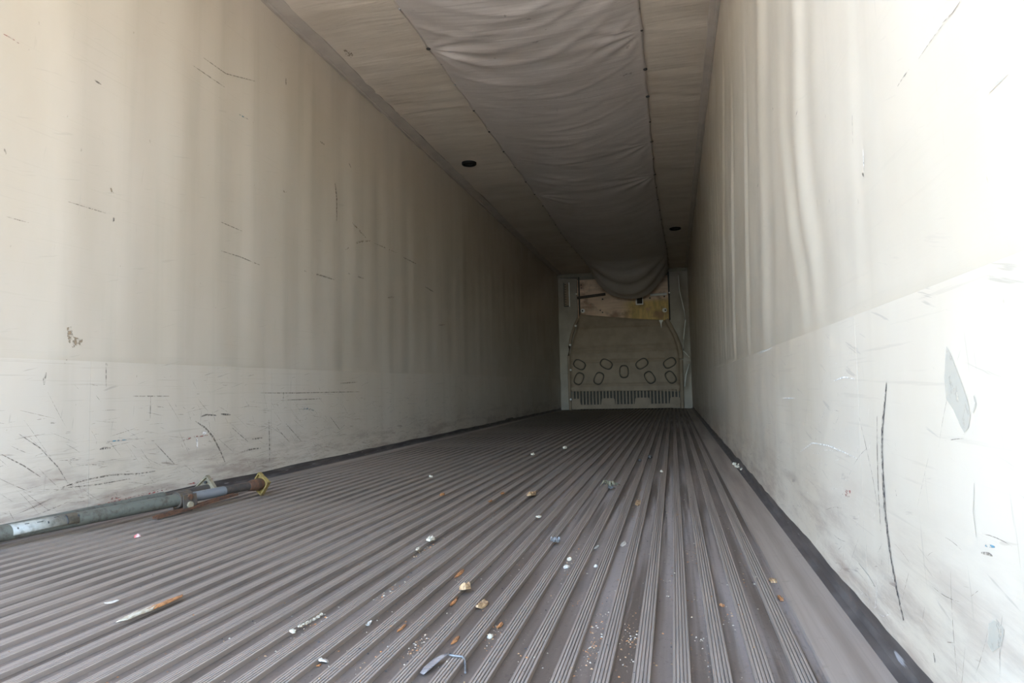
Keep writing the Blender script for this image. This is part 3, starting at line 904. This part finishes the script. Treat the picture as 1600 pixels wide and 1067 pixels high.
# right wall
mark(1, [(1394, 598), (1391, 630), (1388, 670), (1388, 710), (1390, 750), (1393, 800), (1399, 850), (1405, 890), (1412, 930), (1421, 970)], 12, 'scuffblack')
mark(1, [(1379, 650), (1380, 700), (1382, 760), (1386, 830)], 4, 'scuffthin')
mark(1, [(1350, 652), (1360, 690), (1372, 740), (1381, 790)], 2, 'scuffthin')
stain(1, [(1491, 540), (1498, 552), (1507, 575), (1517, 600), (1526, 625), (1531, 648), (1528, 668), (1521, 676), (1514, 664), (1503, 640), (1491, 622), (1488, 590), (1489, 560)], 'adhesive', 'adhesive_stain')
mark(1, [(1536, 618), (1539, 630), (1535, 645)], 6, 'adhesive')
mark(1, [(1327, 765), (1333, 770), (1338, 768)], 6, 'scuffred')
mark(1, [(1324, 772), (1336, 776)], 4, 'scuffred')
mark(1, [(1314, 793), (1323, 794)], 2, 'scuffred')
mark(1, [(1410, 765), (1412, 776)], 3, 'scuffred')
mark(1, [(1548, 864), (1560, 866), (1566, 869)], 5, 'scuffthin')
mark(1, [(1552, 852), (1570, 855)], 5, 'scuffblue')
mark(1, [(1469, 1021), (1471, 1036)], 4, 'scuffblack')
mark(1, [(1348, 233), (1349, 250), (1349, 268)], 4, 'scuffwhite')
mark(1, [(1346, 270), (1350, 276)], 5, 'scuffthin')
mark(1, [(1308, 595), (1325, 589), (1342, 592)], 2.2, 'scuffwhite')
mark(1, [(1256, 706), (1275, 692), (1300, 696), (1325, 706), (1347, 716)], 2, 'scuffwhite')
mark(1, [(1190, 552), (1212, 543)], 2.2, 'scuffwhite')
mark(1, [(1228, 622), (1246, 622)], 2, 'scuffwhite')
mark(1, [(1140, 190), (1145, 260), (1149, 340), (1150, 400)], 2.5, 'scuffwhite')
mark(1, [(1472, 36), (1488, 20), (1500, 2)], 2, 'scuffthin')
mark(1, [(1402, 135), (1410, 122), (1420, 108)], 2, 'scuffthin')
mark(1, [(1435, 92), (1455, 62), (1473, 38)], 1.5, 'scuffthin')
mark(1, [(1545, 145), (1556, 132), (1575, 115)], 4, 'adhesive')
mark(1, [(1184, 292), (1186, 287)], 2.5, 'scuffblack')
mark(1, [(1207, 168), (1208, 172)], 2.5, 'scuffblack')
mark(1, [(1248, 172), (1246, 182)], 2.5, 'scuffthin')
mark(1, [(1332, 180), (1333, 225)], 2, 'scuffthin')
mark(1, [(1537, 755), (1535, 800), (1540, 840)], 3, 'adhesive')
stain(1, [(1560, 975), (1572, 968), (1585, 985), (1580, 1010), (1566, 1020), (1557, 1005)], 'adhesive')
mark(1, [(1350, 880), (1366, 900), (1376, 917)], 3, 'adhesive')
# left wall
L_MARKS = [
    ([(5, 53), (18, 60), (30, 68)], 2.2, 'scuffred'), ([(147, 125), (158, 132)], 3, 'scuffthin'), ([(178, 340), (176, 346)], 4, 'scuffblack'),
    ([(172, 292), (178, 308)], 4, 'brownstain'), ([(523, 285), (526, 310), (526, 345)], 3.5, 'scuffthin'), ([(446, 122), (446, 133)], 3, 'scuffthin'),
    ([(317, 90), (352, 115), (398, 127)], 1.6, 'scuffthin'), ([(300, 102), (350, 136)], 1.6, 'scuffthin'), ([(372, 178), (388, 187)], 2, 'scuffblue'),
    ([(475, 423), (500, 430), (522, 437)], 2.4, 'scuffthin'), ([(544, 427), (568, 435)], 2.4, 'scuffthin'), ([(345, 392), (375, 401), (405, 414)], 1.6, 'scuffthin'),
    ([(345, 347), (378, 361)], 1.6, 'scuffthin'), ([(105, 315), (165, 333)], 1.4, 'scuffthin'), ([(8, 338), (45, 348)], 1.4, 'scuffthin'),
    ([(6, 232), (9, 241)], 3, 'scuffthin'), ([(500, 221), (507, 226)], 3, 'scuffthin'), ([(440, 298), (447, 300)], 3, 'brownstain'),
    ([(545, 255), (548, 262)], 2.5, 'scuffthin'), ([(69, 582), (66, 592), (66, 601)], 4.5, 'scuffthin'), ([(98, 568), (103, 562)], 3, 'scuffthin'),
    ([(303, 658), (318, 668), (330, 682), (342, 705), (349, 722)], 3.2, 'scuffthin'), ([(281, 689), (300, 683), (322, 680)], 2.4, 'scuffred'),
    ([(305, 683), (306, 700)], 4, 'scuffwhite'), ([(314, 677), (320, 676)], 5, 'scuffwhite'),
    ([(418, 656), (419, 690), (419, 721)], 2.6, 'scuffthin'), ([(312, 651), (320, 648), (336, 649)], 2.6, 'scuffblack'), ([(343, 647), (358, 648)], 3, 'scuffblack'),
    ([(153, 702), (160, 700), (170, 700)], 3.5, 'scuffblack'), ([(165, 690), (195, 687)], 2, 'scuffblue'), ([(465, 640), (478, 638), (490, 642)], 3, 'scuffblue'),
    ([(88, 763), (130, 750), (170, 742), (215, 740), (240, 736)], 2.4, 'scuffthin'), ([(90, 763), (150, 757), (200, 748)], 1.8, 'scuffthin'),
    ([(27, 678), (60, 700), (88, 730), (103, 755)], 1.8, 'scuffthin'), ([(0, 710), (35, 728), (60, 745)], 1.8, 'scuffthin'),
    ([(375, 706), (390, 702), (405, 700)], 2.4, 'scuffthin'), ([(392, 686), (408, 684)], 2.6, 'scuffthin'), ([(240, 693), (258, 712), (270, 725)], 1.6, 'scuffthin'),
    ([(163, 567), (163, 605)], 1.6, 'scuffthin'), ([(213, 567), (211, 590)], 1.6, 'scuffthin'), ([(205, 619), (230, 619), (262, 619)], 1.4, 'scuffthin'),
    ([(405, 614), (460, 614), (560, 612)], 1.4, 'scuffthin'), ([(441, 613), (440, 628)], 1.8, 'scuffthin'), ([(233, 620), (232, 655)], 1.4, 'scuffthin'),
    ([(530, 599), (556, 597)], 1.8, 'scuffthin'), ([(447, 625), (500, 623)], 1.6, 'scuffthin'), ([(170, 780), (182, 776), (190, 774)], 5, 'scuffred'),
    ([(150, 789), (205, 777), (260, 764)], 3, 'scuffred'), ([(290, 757), (330, 748)], 3, 'scuffred'), ([(515, 652), (530, 672)], 1.4, 'scuffthin'),
    ([(445, 662), (470, 690)], 1.4, 'scuffthin'), ([(430, 668), (450, 690)], 1.4, 'scuffthin'), ([(360, 668), (385, 690)], 1.4, 'scuffthin'),
    ([(605, 465), (616, 464)], 2.4, 'scuffthin'), ([(664, 448), (678, 456)], 2.4, 'scuffthin'), ([(685, 508), (696, 507)], 2.4, 'scuffthin'), ([(630, 402), (650, 412)], 2.0, 'scuffthin'),
    ([(550, 348), (572, 372)], 3, 'brownstain'), ([(540, 390), (560, 378), (580, 376)], 3, 'brownstain'), ([(585, 380), (620, 395)], 2, 'brownstain'),
]
for pts, w_, mt in L_MARKS: mark(-1, pts, w_, mt)
stain(-1, [(103, 512), (110, 510), (113, 526), (128, 530), (127, 541), (112, 543), (104, 532)], 'brownstain')
# the many fine scratches of the scuff panels
for side, n_, mt_ in ((-1, 1000, 'scuffthin'), (1, 150, 'scuffthin'), (1, 170, 'scuffwhite')):
    V_, F_ = [], []
    r = random.Random(11 + side + len(mt_))
    for k in range(n_):
        y = 0.6 + 6.5 * r.random() ** (1.1 if side < 0 else 1.6) if mt_ == 'scuffthin' else 1.2 + 2.6 * r.random()
        z = 0.05 + (0.36 if r.random() < 0.75 else 0.5) * r.random() ** 1.3
        ln = 0.02 + 0.16 * r.random() ** 2.2
        a = r.gauss(0.03, 0.12) if r.random() < 0.65 else r.gauss(-0.75, 0.25)
        if side > 0 and r.random() < 0.5: a = r.gauss(-1.1, 0.4)
        w_ = (0.0008 + 0.0011 * r.random()) * (1 if side < 0 else 0.6)
        b = len(V_)
        c_, s_ = math.cos(a), math.sin(a)
        bend = r.gauss(0, 0.08)
        for i in range(5):
            t_ = i / 4 - 0.5
            yy = y + ln * (t_ * c_ - bend * t_ * t_ * s_); zz = z + ln * (t_ * s_ + bend * t_ * t_ * c_)
            zz = min(max(zz, 0.05), SEAM[side] - 0.01)
            h_ = w_ * (1 - 3.2 * t_ * t_) * 0.5
            x = scuff_x(side, yy, zz) - side * 0.0006
            V_ += [(x, yy - s_ * h_, zz + c_ * h_), (x, yy + s_ * h_, zz - c_ * h_)]
        F_ += [(b + 2 * i, b + 2 * i + 2, b + 2 * i + 3, b + 2 * i + 1) for i in range(4)]
    o = mesh_obj('fine_scratches', V_, F_, M[mt_], WALLS[side])
    o['kind'] = 'stuff'

# ------------------------------------------------------------------ litter on the floor
def floor_pt(px, py, lift=0.0):
    p = on(px, py, 2, 0.0)
    dx = min(abs(p.x - x) for x in RX)
    if dx > 0.0150 and p.x < 1.12:
        p2 = on(px, py, 2, FZ)
        if min(abs(p2.x - x) for x in RX) > 0.0135:
            return Vector((p2.x, p2.y, FZ + lift)), True
    return Vector((p.x, p.y, lift)), False
def chip_mat(name, c, c2, rough=0.7):
    t = NT(name)
    f = t.ramp(t.noise((60, 260, 60), s=1.0, detail=4), 0.38, 0.66)
    t.bump(t.noise((90, 500, 90), s=1.0, detail=3), 0.5, 0.001)
    return t.done(t.mix(f, c, c2), rough)
CM = {
    'tan': chip_mat('tan_bark', (0.36, 0.225, 0.105), (0.19, 0.105, 0.05)),
    'orange': chip_mat('orange_bark', (0.38, 0.165, 0.055), (0.19, 0.08, 0.03)),
    'pale': chip_mat('pale_wood', (0.396, 0.342, 0.252), (0.282, 0.222, 0.144)),
    'white': chip_mat('white_scrap', (0.43, 0.38, 0.31), (0.31, 0.26, 0.20)),
    'red': chip_mat('red_scrap', (0.360, 0.066, 0.054), (0.420, 0.330, 0.300)),
    'olive': chip_mat('dry_grey_green_leaf', (0.23, 0.205, 0.125), (0.13, 0.11, 0.07)),
    'dark': chip_mat('dark_crumb', (0.027, 0.024, 0.021), (0.054, 0.048, 0.042)),
    'grey': chip_mat('grey_plastic', (0.15, 0.142, 0.13), (0.085, 0.08, 0.072), 0.5),
    'film': chip_mat('milky_film', (0.20, 0.170, 0.150), (0.13, 0.11, 0.098), 0.35),
}
def chip_geo(L, W_, T, seed, curl=0.3):
    """irregular domed flake: outline of 11 points, ragged, bent, with a top and a bottom"""
    r = random.Random(seed)
    n_ = 11
    bm = bmesh.new()
    rad = [0.75 + 0.4 * r.random() for _ in range(n_)]
    def bend(x, y): return curl * (x * x) / max(L, 1e-4) * min(1.0, 0.02 / max(L, 1e-4))  + 0.25 * T * math.sin(x * 300 + seed)
    outer_t, outer_b, mid = [], [], []
    for k in range(n_):
        a = 2 * math.pi * k / n_
        x, y = L / 2 * rad[k] * math.cos(a), W_ / 2 * rad[k] * math.sin(a)
        zz = bend(x, y)
        outer_b.append(bm.verts.new((x, y, zz)))
        outer_t.append(bm.verts.new((x * 0.96, y * 0.94, zz + T * (0.5 + 0.6 * r.random()))))
        mid.append(bm.verts.new((x * 0.5, y * 0.5, bend(x * 0.5, 0) + T * (0.9 + 0.8 * r.random()))))
    top = bm.verts.new((0, 0, T * (1.0 + 0.7 * r.random())))
    for k in range(n_):
        j = (k + 1) % n_
        bm.faces.new((outer_b[k], outer_b[j], outer_t[j], outer_t[k]))
        bm.faces.new((outer_t[k], outer_t[j], mid[j], mid[k]))
        bm.faces.new((mid[k], mid[j], top))
    bm.faces.new(outer_b[::-1])
    zmin = min(v.co.z for v in bm.verts)
    for v in bm.verts: v.co.z -= zmin
    return bm
def chip(name, px, py, lpx, wpx, mat, label, cat, ang=90, t=0.35, group=None, curl=0.3, tilt=0.0):
    p, ch_ = floor_pt(px, py)
    k = depth(p) / FPX
    L, W_ = lpx * k * 0.9, wpx * k * 0.85
    if ch_ and 60 < ang < 120: W_ = min(W_, 0.026)
    o = bm_obj(name, chip_geo(L, W_, max(0.0015, t * W_ * 0.5), int(px * 7 + py), curl), CM[mat])
    o.location = p + Vector((0, 0, 0.0004))
    if not ch_: o.location.z = 0.0004
    o.rotation_euler = (0, tilt, math.radians(ang))
    return tag(o, label, cat, group)
# ang: 90 lies along the ridges. L is its true length (seen foreshortened when along the ridges)
GS = 'bark slivers in the floor channels'
GP = 'pale wood flecks on the floor'
chip('bark_chip', 727, 921, 26, 18, 'tan', 'thick curled tan bark chip, largest in the bark cluster beyond the film scrap', 'wood chip', 75, 0.7, None, 0.6)
chip('bark_chip', 709, 942, 46, 8, 'orange', 'narrow orange-brown bark strip beside the thick curled tan chip', 'wood chip', 92, 0.5)
chip('bark_chip', 753, 947, 44, 17, 'tan', 'ragged two-tone bark chip leaning on a ridge edge near the thick curled chip', 'wood chip', 84, 0.6, None, 0.7)
chip('bark_chip', 718, 897, 60, 9, 'orange', 'long dark orange bark strip in the channel beyond the thick curled chip', 'wood chip', 91, 0.4)
chip('bark_chip', 711, 1002, 40, 9, 'orange', 'orange bark strip just beyond the string of the film scrap', 'wood chip', 90, 0.5)
chip('bark_chip', 781, 979, 34, 8, 'orange', 'orange bark flake with a pale nugget at its near end', 'wood chip', 86, 0.6)
chip('wood_nugget', 766, 997, 13, 9, 'pale', 'pale nugget at the near end of an orange bark flake', 'wood chip', 60, 0.9)
chip('bark_chip', 627, 983, 40, 6, 'orange', 'orange bark sliver lying alone on the load-bar side of the film scrap', 'wood chip', 90, 0.5, None)
chip('bark_chip', 691, 774, 26, 9, 'orange', 'lone orange bark sliver between the yellow foot pad and the single tan chip', 'wood chip', 92, 0.5, None)
chip('bark_chip', 785, 772, 20, 7, 'orange', 'small orange bark sliver of a pair beside the single tan chip', 'wood chip', 92, 0.5, GS)
chip('bark_chip', 766, 784, 20, 6, 'orange', 'small orange bark sliver of a pair beside the single tan chip', 'wood chip', 92, 0.5, GS)
chip('wood_chip', 673, 845, 22, 12, 'pale', 'jagged pale wood chip, larger of a pair in one channel', 'wood chip', 70, 0.8)
chip('wood_chip', 653, 859, 22, 8, 'pale', 'slim pale wood chip, smaller of a pair in one channel', 'wood chip', 95, 0.6)
chip('bark_chip', 830, 774, 36, 12, 'tan', 'single tan bark chip between the slivers and the dry leaf clump', 'wood chip', 80, 0.6)
chip('wood_fleck', 841, 809, 12, 7, 'pale', 'tiny pale wood fleck between the single tan chip and the grey plastic scrap', 'wood chip', 40, 0.6, None)
chip('wood_fleck', 932, 856, 30, 6, 'white', 'slim white sliver between the grey plastic scrap and the thin whitish scrap', 'wood chip', 80, 0.6, None)
chip('wood_fleck', 931, 886, 8, 6, 'white', 'tiny white fleck on a ridge close to the slim white sliver', 'wood chip', 20, 0.9, None)
chip('wood_fleck', 890, 876, 10, 7, 'pale', 'tiny pale fleck just beyond the off-white nugget', 'wood chip', 30, 0.9, None)
chip('wood_nugget', 885, 888, 14, 9, 'white', 'off-white nugget beside the grey plastic scrap', 'wood chip', 60, 0.8)
chip('paper_scrap', 974, 851, 40, 10, 'white', 'thin whitish scrap smeared across a channel', 'scrap', 85, 0.15)
chip('bark_chip', 997, 786, 64, 12, 'tan', 'flat crumbled tan bark patch nearest the dry leaf clump', 'wood chip', 90, 0.2)
chip('dark_crumb', 1016, 716, 12, 12, 'dark', 'dark crumb on a ridge beyond the dry leaf clump', 'crumb', 90, 0.9)
chip('dark_crumb', 1000, 721, 7, 6, 'dark', 'smaller dark crumb beyond the dry leaf clump', 'crumb', 90, 0.9)
chip('wood_fleck', 1034, 738, 7, 5, 'pale', 'tiny pale fleck on the right-wall side of the dry leaf clump', 'wood chip', 20, 0.9, None)
chip('wood_fleck', 883, 701, 9, 6, 'pale', 'tiny pale fleck on the dim floor between the dry leaf clump and the left wall', 'wood chip', 20, 0.9, GP)
chip('wood_fleck', 833, 711, 8, 5, 'pale', 'tiny pale fleck on the dim floor between the dry leaf clump and the left wall', 'wood chip', 20, 0.9, GP)
chip('wood_fleck', 673, 746, 8, 5, 'pale', 'tiny pale fleck on the dim floor between the dry leaf clump and the left wall', 'wood chip', 20, 0.9, GP)
chip('paper_scrap', 174, 942, 24, 14, 'white', 'white rectangular paper scrap beside the long bark strip', 'scrap', 64, 0.2)
chip('bark_strip', 217, 960, 96, 17, 'pale', 'pale yellowish half of the long bark strip', 'wood chip', 88, 0.35)
chip('bark_strip', 254, 945, 92, 15, 'orange', 'reddish-brown half of the long bark strip', 'wood chip', 89, 0.35)
chip('candy_wrapper', 214, 840, 13, 9, 'red', 'tiny red and white wrapper scrap near the load bars', 'scrap', 40, 0.8)
chip('wood_nugget', 458, 989, 12, 9, 'pale', 'round pale nugget at the end of the crumb trail', 'wood chip', 40, 0.9)
for q_, (px, py) in enumerate(((470, 980), (478, 976), (484, 973), (491, 969), (497, 966), (502, 962))):
    chip('wood_nugget', px, py, 15, 7, 'pale', 'small yellowish nugget in a trail along one channel', 'wood chip', 80 + 10 * (q_ % 3), 0.8, 'nugget trail in one channel')
chip('wood_chip', 505, 1036, 26, 16, 'white', 'pinkish white chip propped on a ridge side', 'wood chip', 80, 0.5, None, 0.3, 0.4)
chip('bark_chip', 498, 1041, 12, 7, 'orange', 'orange flake stuck to the pinkish white chip', 'wood chip', 80, 0.5)
chip('wood_chip', 575, 977, 18, 9, 'white', 'curled white sliver standing on a ridge edge', 'wood chip', 70, 0.7, None, 0.9)
chip('bark_chip', 1208, 909, 28, 15, 'tan', 'tan leaf-like bark piece in the channel by the right wall', 'wood chip', 95, 0.4)
chip('bark_chip', 1220, 937, 34, 9, 'orange', 'orange curled bark piece in the channel by the right wall', 'wood chip', 95, 0.6)
chip('wood_fleck', 1128, 948, 9, 8, 'orange', 'orange speck on a ridge near the right wall', 'wood chip', 20, 0.8)
for q_, (px, py) in enumerate(((1148, 727), (1152, 731), (1156, 728), (1159, 735))):
    chip('wood_nugget', px, py, 9, 6, 'pale', 'pale nugget in a small heap by the right wall panel joint', 'wood chip', 30 * q_, 0.9, 'nugget heap by the panel joint')

# dry leaf clump
def leaf_clump():
    p, _ = floor_pt(953, 766)
    t = thing('dry_leaf_clump', 'tangled clump of dry grey-green leaves on the floor', 'dry leaves', (p.x, p.y, 0.0))
    r = random.Random(5)
    for k in range(15):
        a = r.random() * 2 * math.pi
        L = 0.022 + 0.022 * r.random(); h0 = 0.004 + 0.018 * r.random()
        V_, F_ = [], []
        n_ = 6
        tilt = r.uniform(-0.3, 0.7)
        for i in range(n_ + 1):
            s_ = i / n_
            w_ = 0.006 * math.sin(math.pi * (0.08 + 0.9 * s_)) * (0.7 + 0.6 * r.random())
            dx = 0.004 + L * s_
            zz = max(0.0012, h0 + 0.020 * math.sin(s_ * 2.6) * (0.5 + tilt) - 0.010 * s_)
            for sg in (-1, 0, 1):
                V_.append((dx * math.cos(a) - sg * w_ * math.sin(a), dx * math.sin(a) + sg * w_ * math.cos(a), zz + (0.003 if sg else 0)))
        for i in range(n_):
            for j in range(2):
                F_.append((i * 3 + j, i * 3 + j + 1, (i + 1) * 3 + j + 1, (i + 1) * 3 + j))
        o = mesh_obj('leaf', V_, F_, CM['olive'], t, True)
        md_ = o.modifiers.new('thickness', 'SOLIDIFY'); md_.thickness = 0.0008
    for k in range(3):
        a = r.random() * 6.28
        tube('twig', [(-0.02 * math.cos(a), -0.02 * math.sin(a), 0.002), (0, 0, 0.012), (0.028 * math.cos(a + 0.6), 0.028 * math.sin(a + 0.6), 0.004)], 0.0013, CM['dark'], t, 6)
    bm = chip_geo(0.026, 0.02, 0.010, 3, 0.1)
    bm_obj('soil_lump', bm, CM['dark'], t).location = (0.004, -0.016, 0.0)
leaf_clump()

# crumpled grey plastic scrap
def crumple(px, py, size, mat, label):
    p, _ = floor_pt(px, py)
    r = random.Random(9)
    n_ = 9
    V_ = []
    for i in range(n_):
        for j in range(n_):
            x, y = (i / (n_ - 1) - 0.5) * size, (j / (n_ - 1) - 0.5) * size * 1.2
            z = abs(noise.noise(Vector((x * 120, y * 120, 2.2)))) * size * 0.9 + 0.002
            V_.append((x * (0.8 + 0.3 * r.random()), y * (0.8 + 0.3 * r.random()), z))
    F_ = [(i * n_ + j, (i + 1) * n_ + j, (i + 1) * n_ + j + 1, i * n_ + j + 1) for i in range(n_ - 1) for j in range(n_ - 1)]
    o = mesh_obj('plastic_scrap', V_, F_, CM[mat])
    md_ = o.modifiers.new('thickness', 'SOLIDIFY'); md_.thickness = 0.0008
    o.location = (p.x, p.y, 0.0)
    tag(o, label, 'scrap')
crumple(868, 852, 0.026, 'grey', 'small crumpled grey plastic scrap on a ridge')

# milky film scrap with string over a ridge
def film():
    a, _ = floor_pt(690, 1030)
    t = thing('film_scrap', 'milky plastic film scrap with a frayed string draped over a ridge', 'scrap', (a.x, a.y, 0.0))
    pts = [on(px, py, 2, z) - Vector(t.location) for px, py, z in ((659, 1054, FZ + 0.004), (666, 1046, FZ + 0.006), (680, 1034, -0.002), (692, 1026, 0.004), (702, 1021, 0.006))]
    V_, F_ = [], []
    wd = [0.010, 0.013, 0.012, 0.010, 0.005]
    for k, p in enumerate(pts):
        for j in range(5):
            s_ = j / 4 - 0.5
            V_.append((p.x + s_ * wd[k], p.y - s_ * wd[k] * 0.8, p.z + 0.004 * abs(noise.noise(Vector((k * 1.7, j * 0.9, 3)))) + 0.001))
    for k in range(len(pts) - 1):
        for j in range(4): F_.append((k * 5 + j, k * 5 + j + 1, (k + 1) * 5 + j + 1, (k + 1) * 5 + j))
    o = mesh_obj('film', V_, F_, CM['film'], t, True)
    md_ = o.modifiers.new('thickness', 'SOLIDIFY'); md_.thickness = 0.0008
    sp = [on(px, py, 2, z) - Vector(t.location) for px, py, z in ((699, 1022, 0.005), (706, 1024, 0.0035), (714, 1025, 0.003), (722, 1026, 0.003), (726, 1031, -0.002), (727, 1040, FZ + 0.003), (727, 1051, FZ + 0.003))]
    tube('string', sp, 0.0018, CM['grey'], t, 6)
film()

# uncountable crumbs and sawdust
def crumbs():
    r = random.Random(21)
    V_, F_, mi = [], [], []
    def flake(x, y, z, s_, mk):
        b = len(V_); a = r.random() * 6.28
        k = r.uniform(0.35, 1.0)
        c_, sn = math.cos(a), math.sin(a)
        for dx, dy in ((-1, -k), (1, -k * 0.7), (0.8, k), (-0.9, k * 0.8)):
            V_.append((x + s_ * (dx * c_ - dy * sn), y + s_ * (dx * sn + dy * c_), z))
        V_.append((x, y, z + s_ * 0.7))
        for q_ in ((0, 1, 4), (1, 2, 4), (2, 3, 4), (3, 0, 4), (3, 2, 1, 0)):
            F_.append(tuple(b + i for i in q_)); mi.append(mk)
    for k in range(7000):
        y = 0.9 + 5.0 * r.random() ** 1.6
        i = r.randrange(len(RX) - 1)
        if r.random() < 0.5: i = min(int(abs(r.gauss(6, 5))), len(RX) - 2)
        chn = r.random() < 0.9
        if chn: x = RX[i] - 0.0155 - 0.030 * (r.random() ** (1.0 if r.random() < .5 else 2.2)); z = FZ + 0.0002
        else: x = RX[i] + r.uniform(-0.012, 0.012); z = 0.0002
        if noise.noise(Vector((i * 3.7, y * 3.0, 0.5))) < -0.02 and r.random() < 0.85: continue
        flake(x, y, z, 0.0006 + 0.0020 * r.random() ** 2.5, r.choices((0, 1, 2, 3), (5, 3, 3, 3))[0])
    for px, py, n_, sp in ((600, 925, 60, 0.05), (1152, 731, 40, 0.03), (662, 852, 60, 0.06), (475, 978, 60, 0.08), (650, 1005, 90, 0.05), (770, 990, 60, 0.04), (930, 1010, 80, 0.08), (960, 985, 60, 0.08), (890, 880, 40, 0.06), (1000, 780, 60, 0.10)):
        p, _ = floor_pt(px, py)
        i0 = min(range(len(RX) - 1), key=lambda i: abs(RX[i] - 0.03 - p.x))
        for k in range(n_):
            flake(RX[i0] - 0.0155 - 0.030 * r.random(), p.y + r.gauss(0, sp), FZ + 0.0002, 0.0006 + 0.0022 * r.random() ** 2, r.choices((0, 1, 2), (5, 3, 3))[0])
    o = mesh_obj('floor_crumbs', V_, F_, None, None, False, [CM['pale'], CM['tan'], CM['orange'], CM['dark']], mi)
    tag(o, 'scattered sawdust crumbs and tiny bark flecks in the floor channels', 'crumbs', kind='stuff')
crumbs()
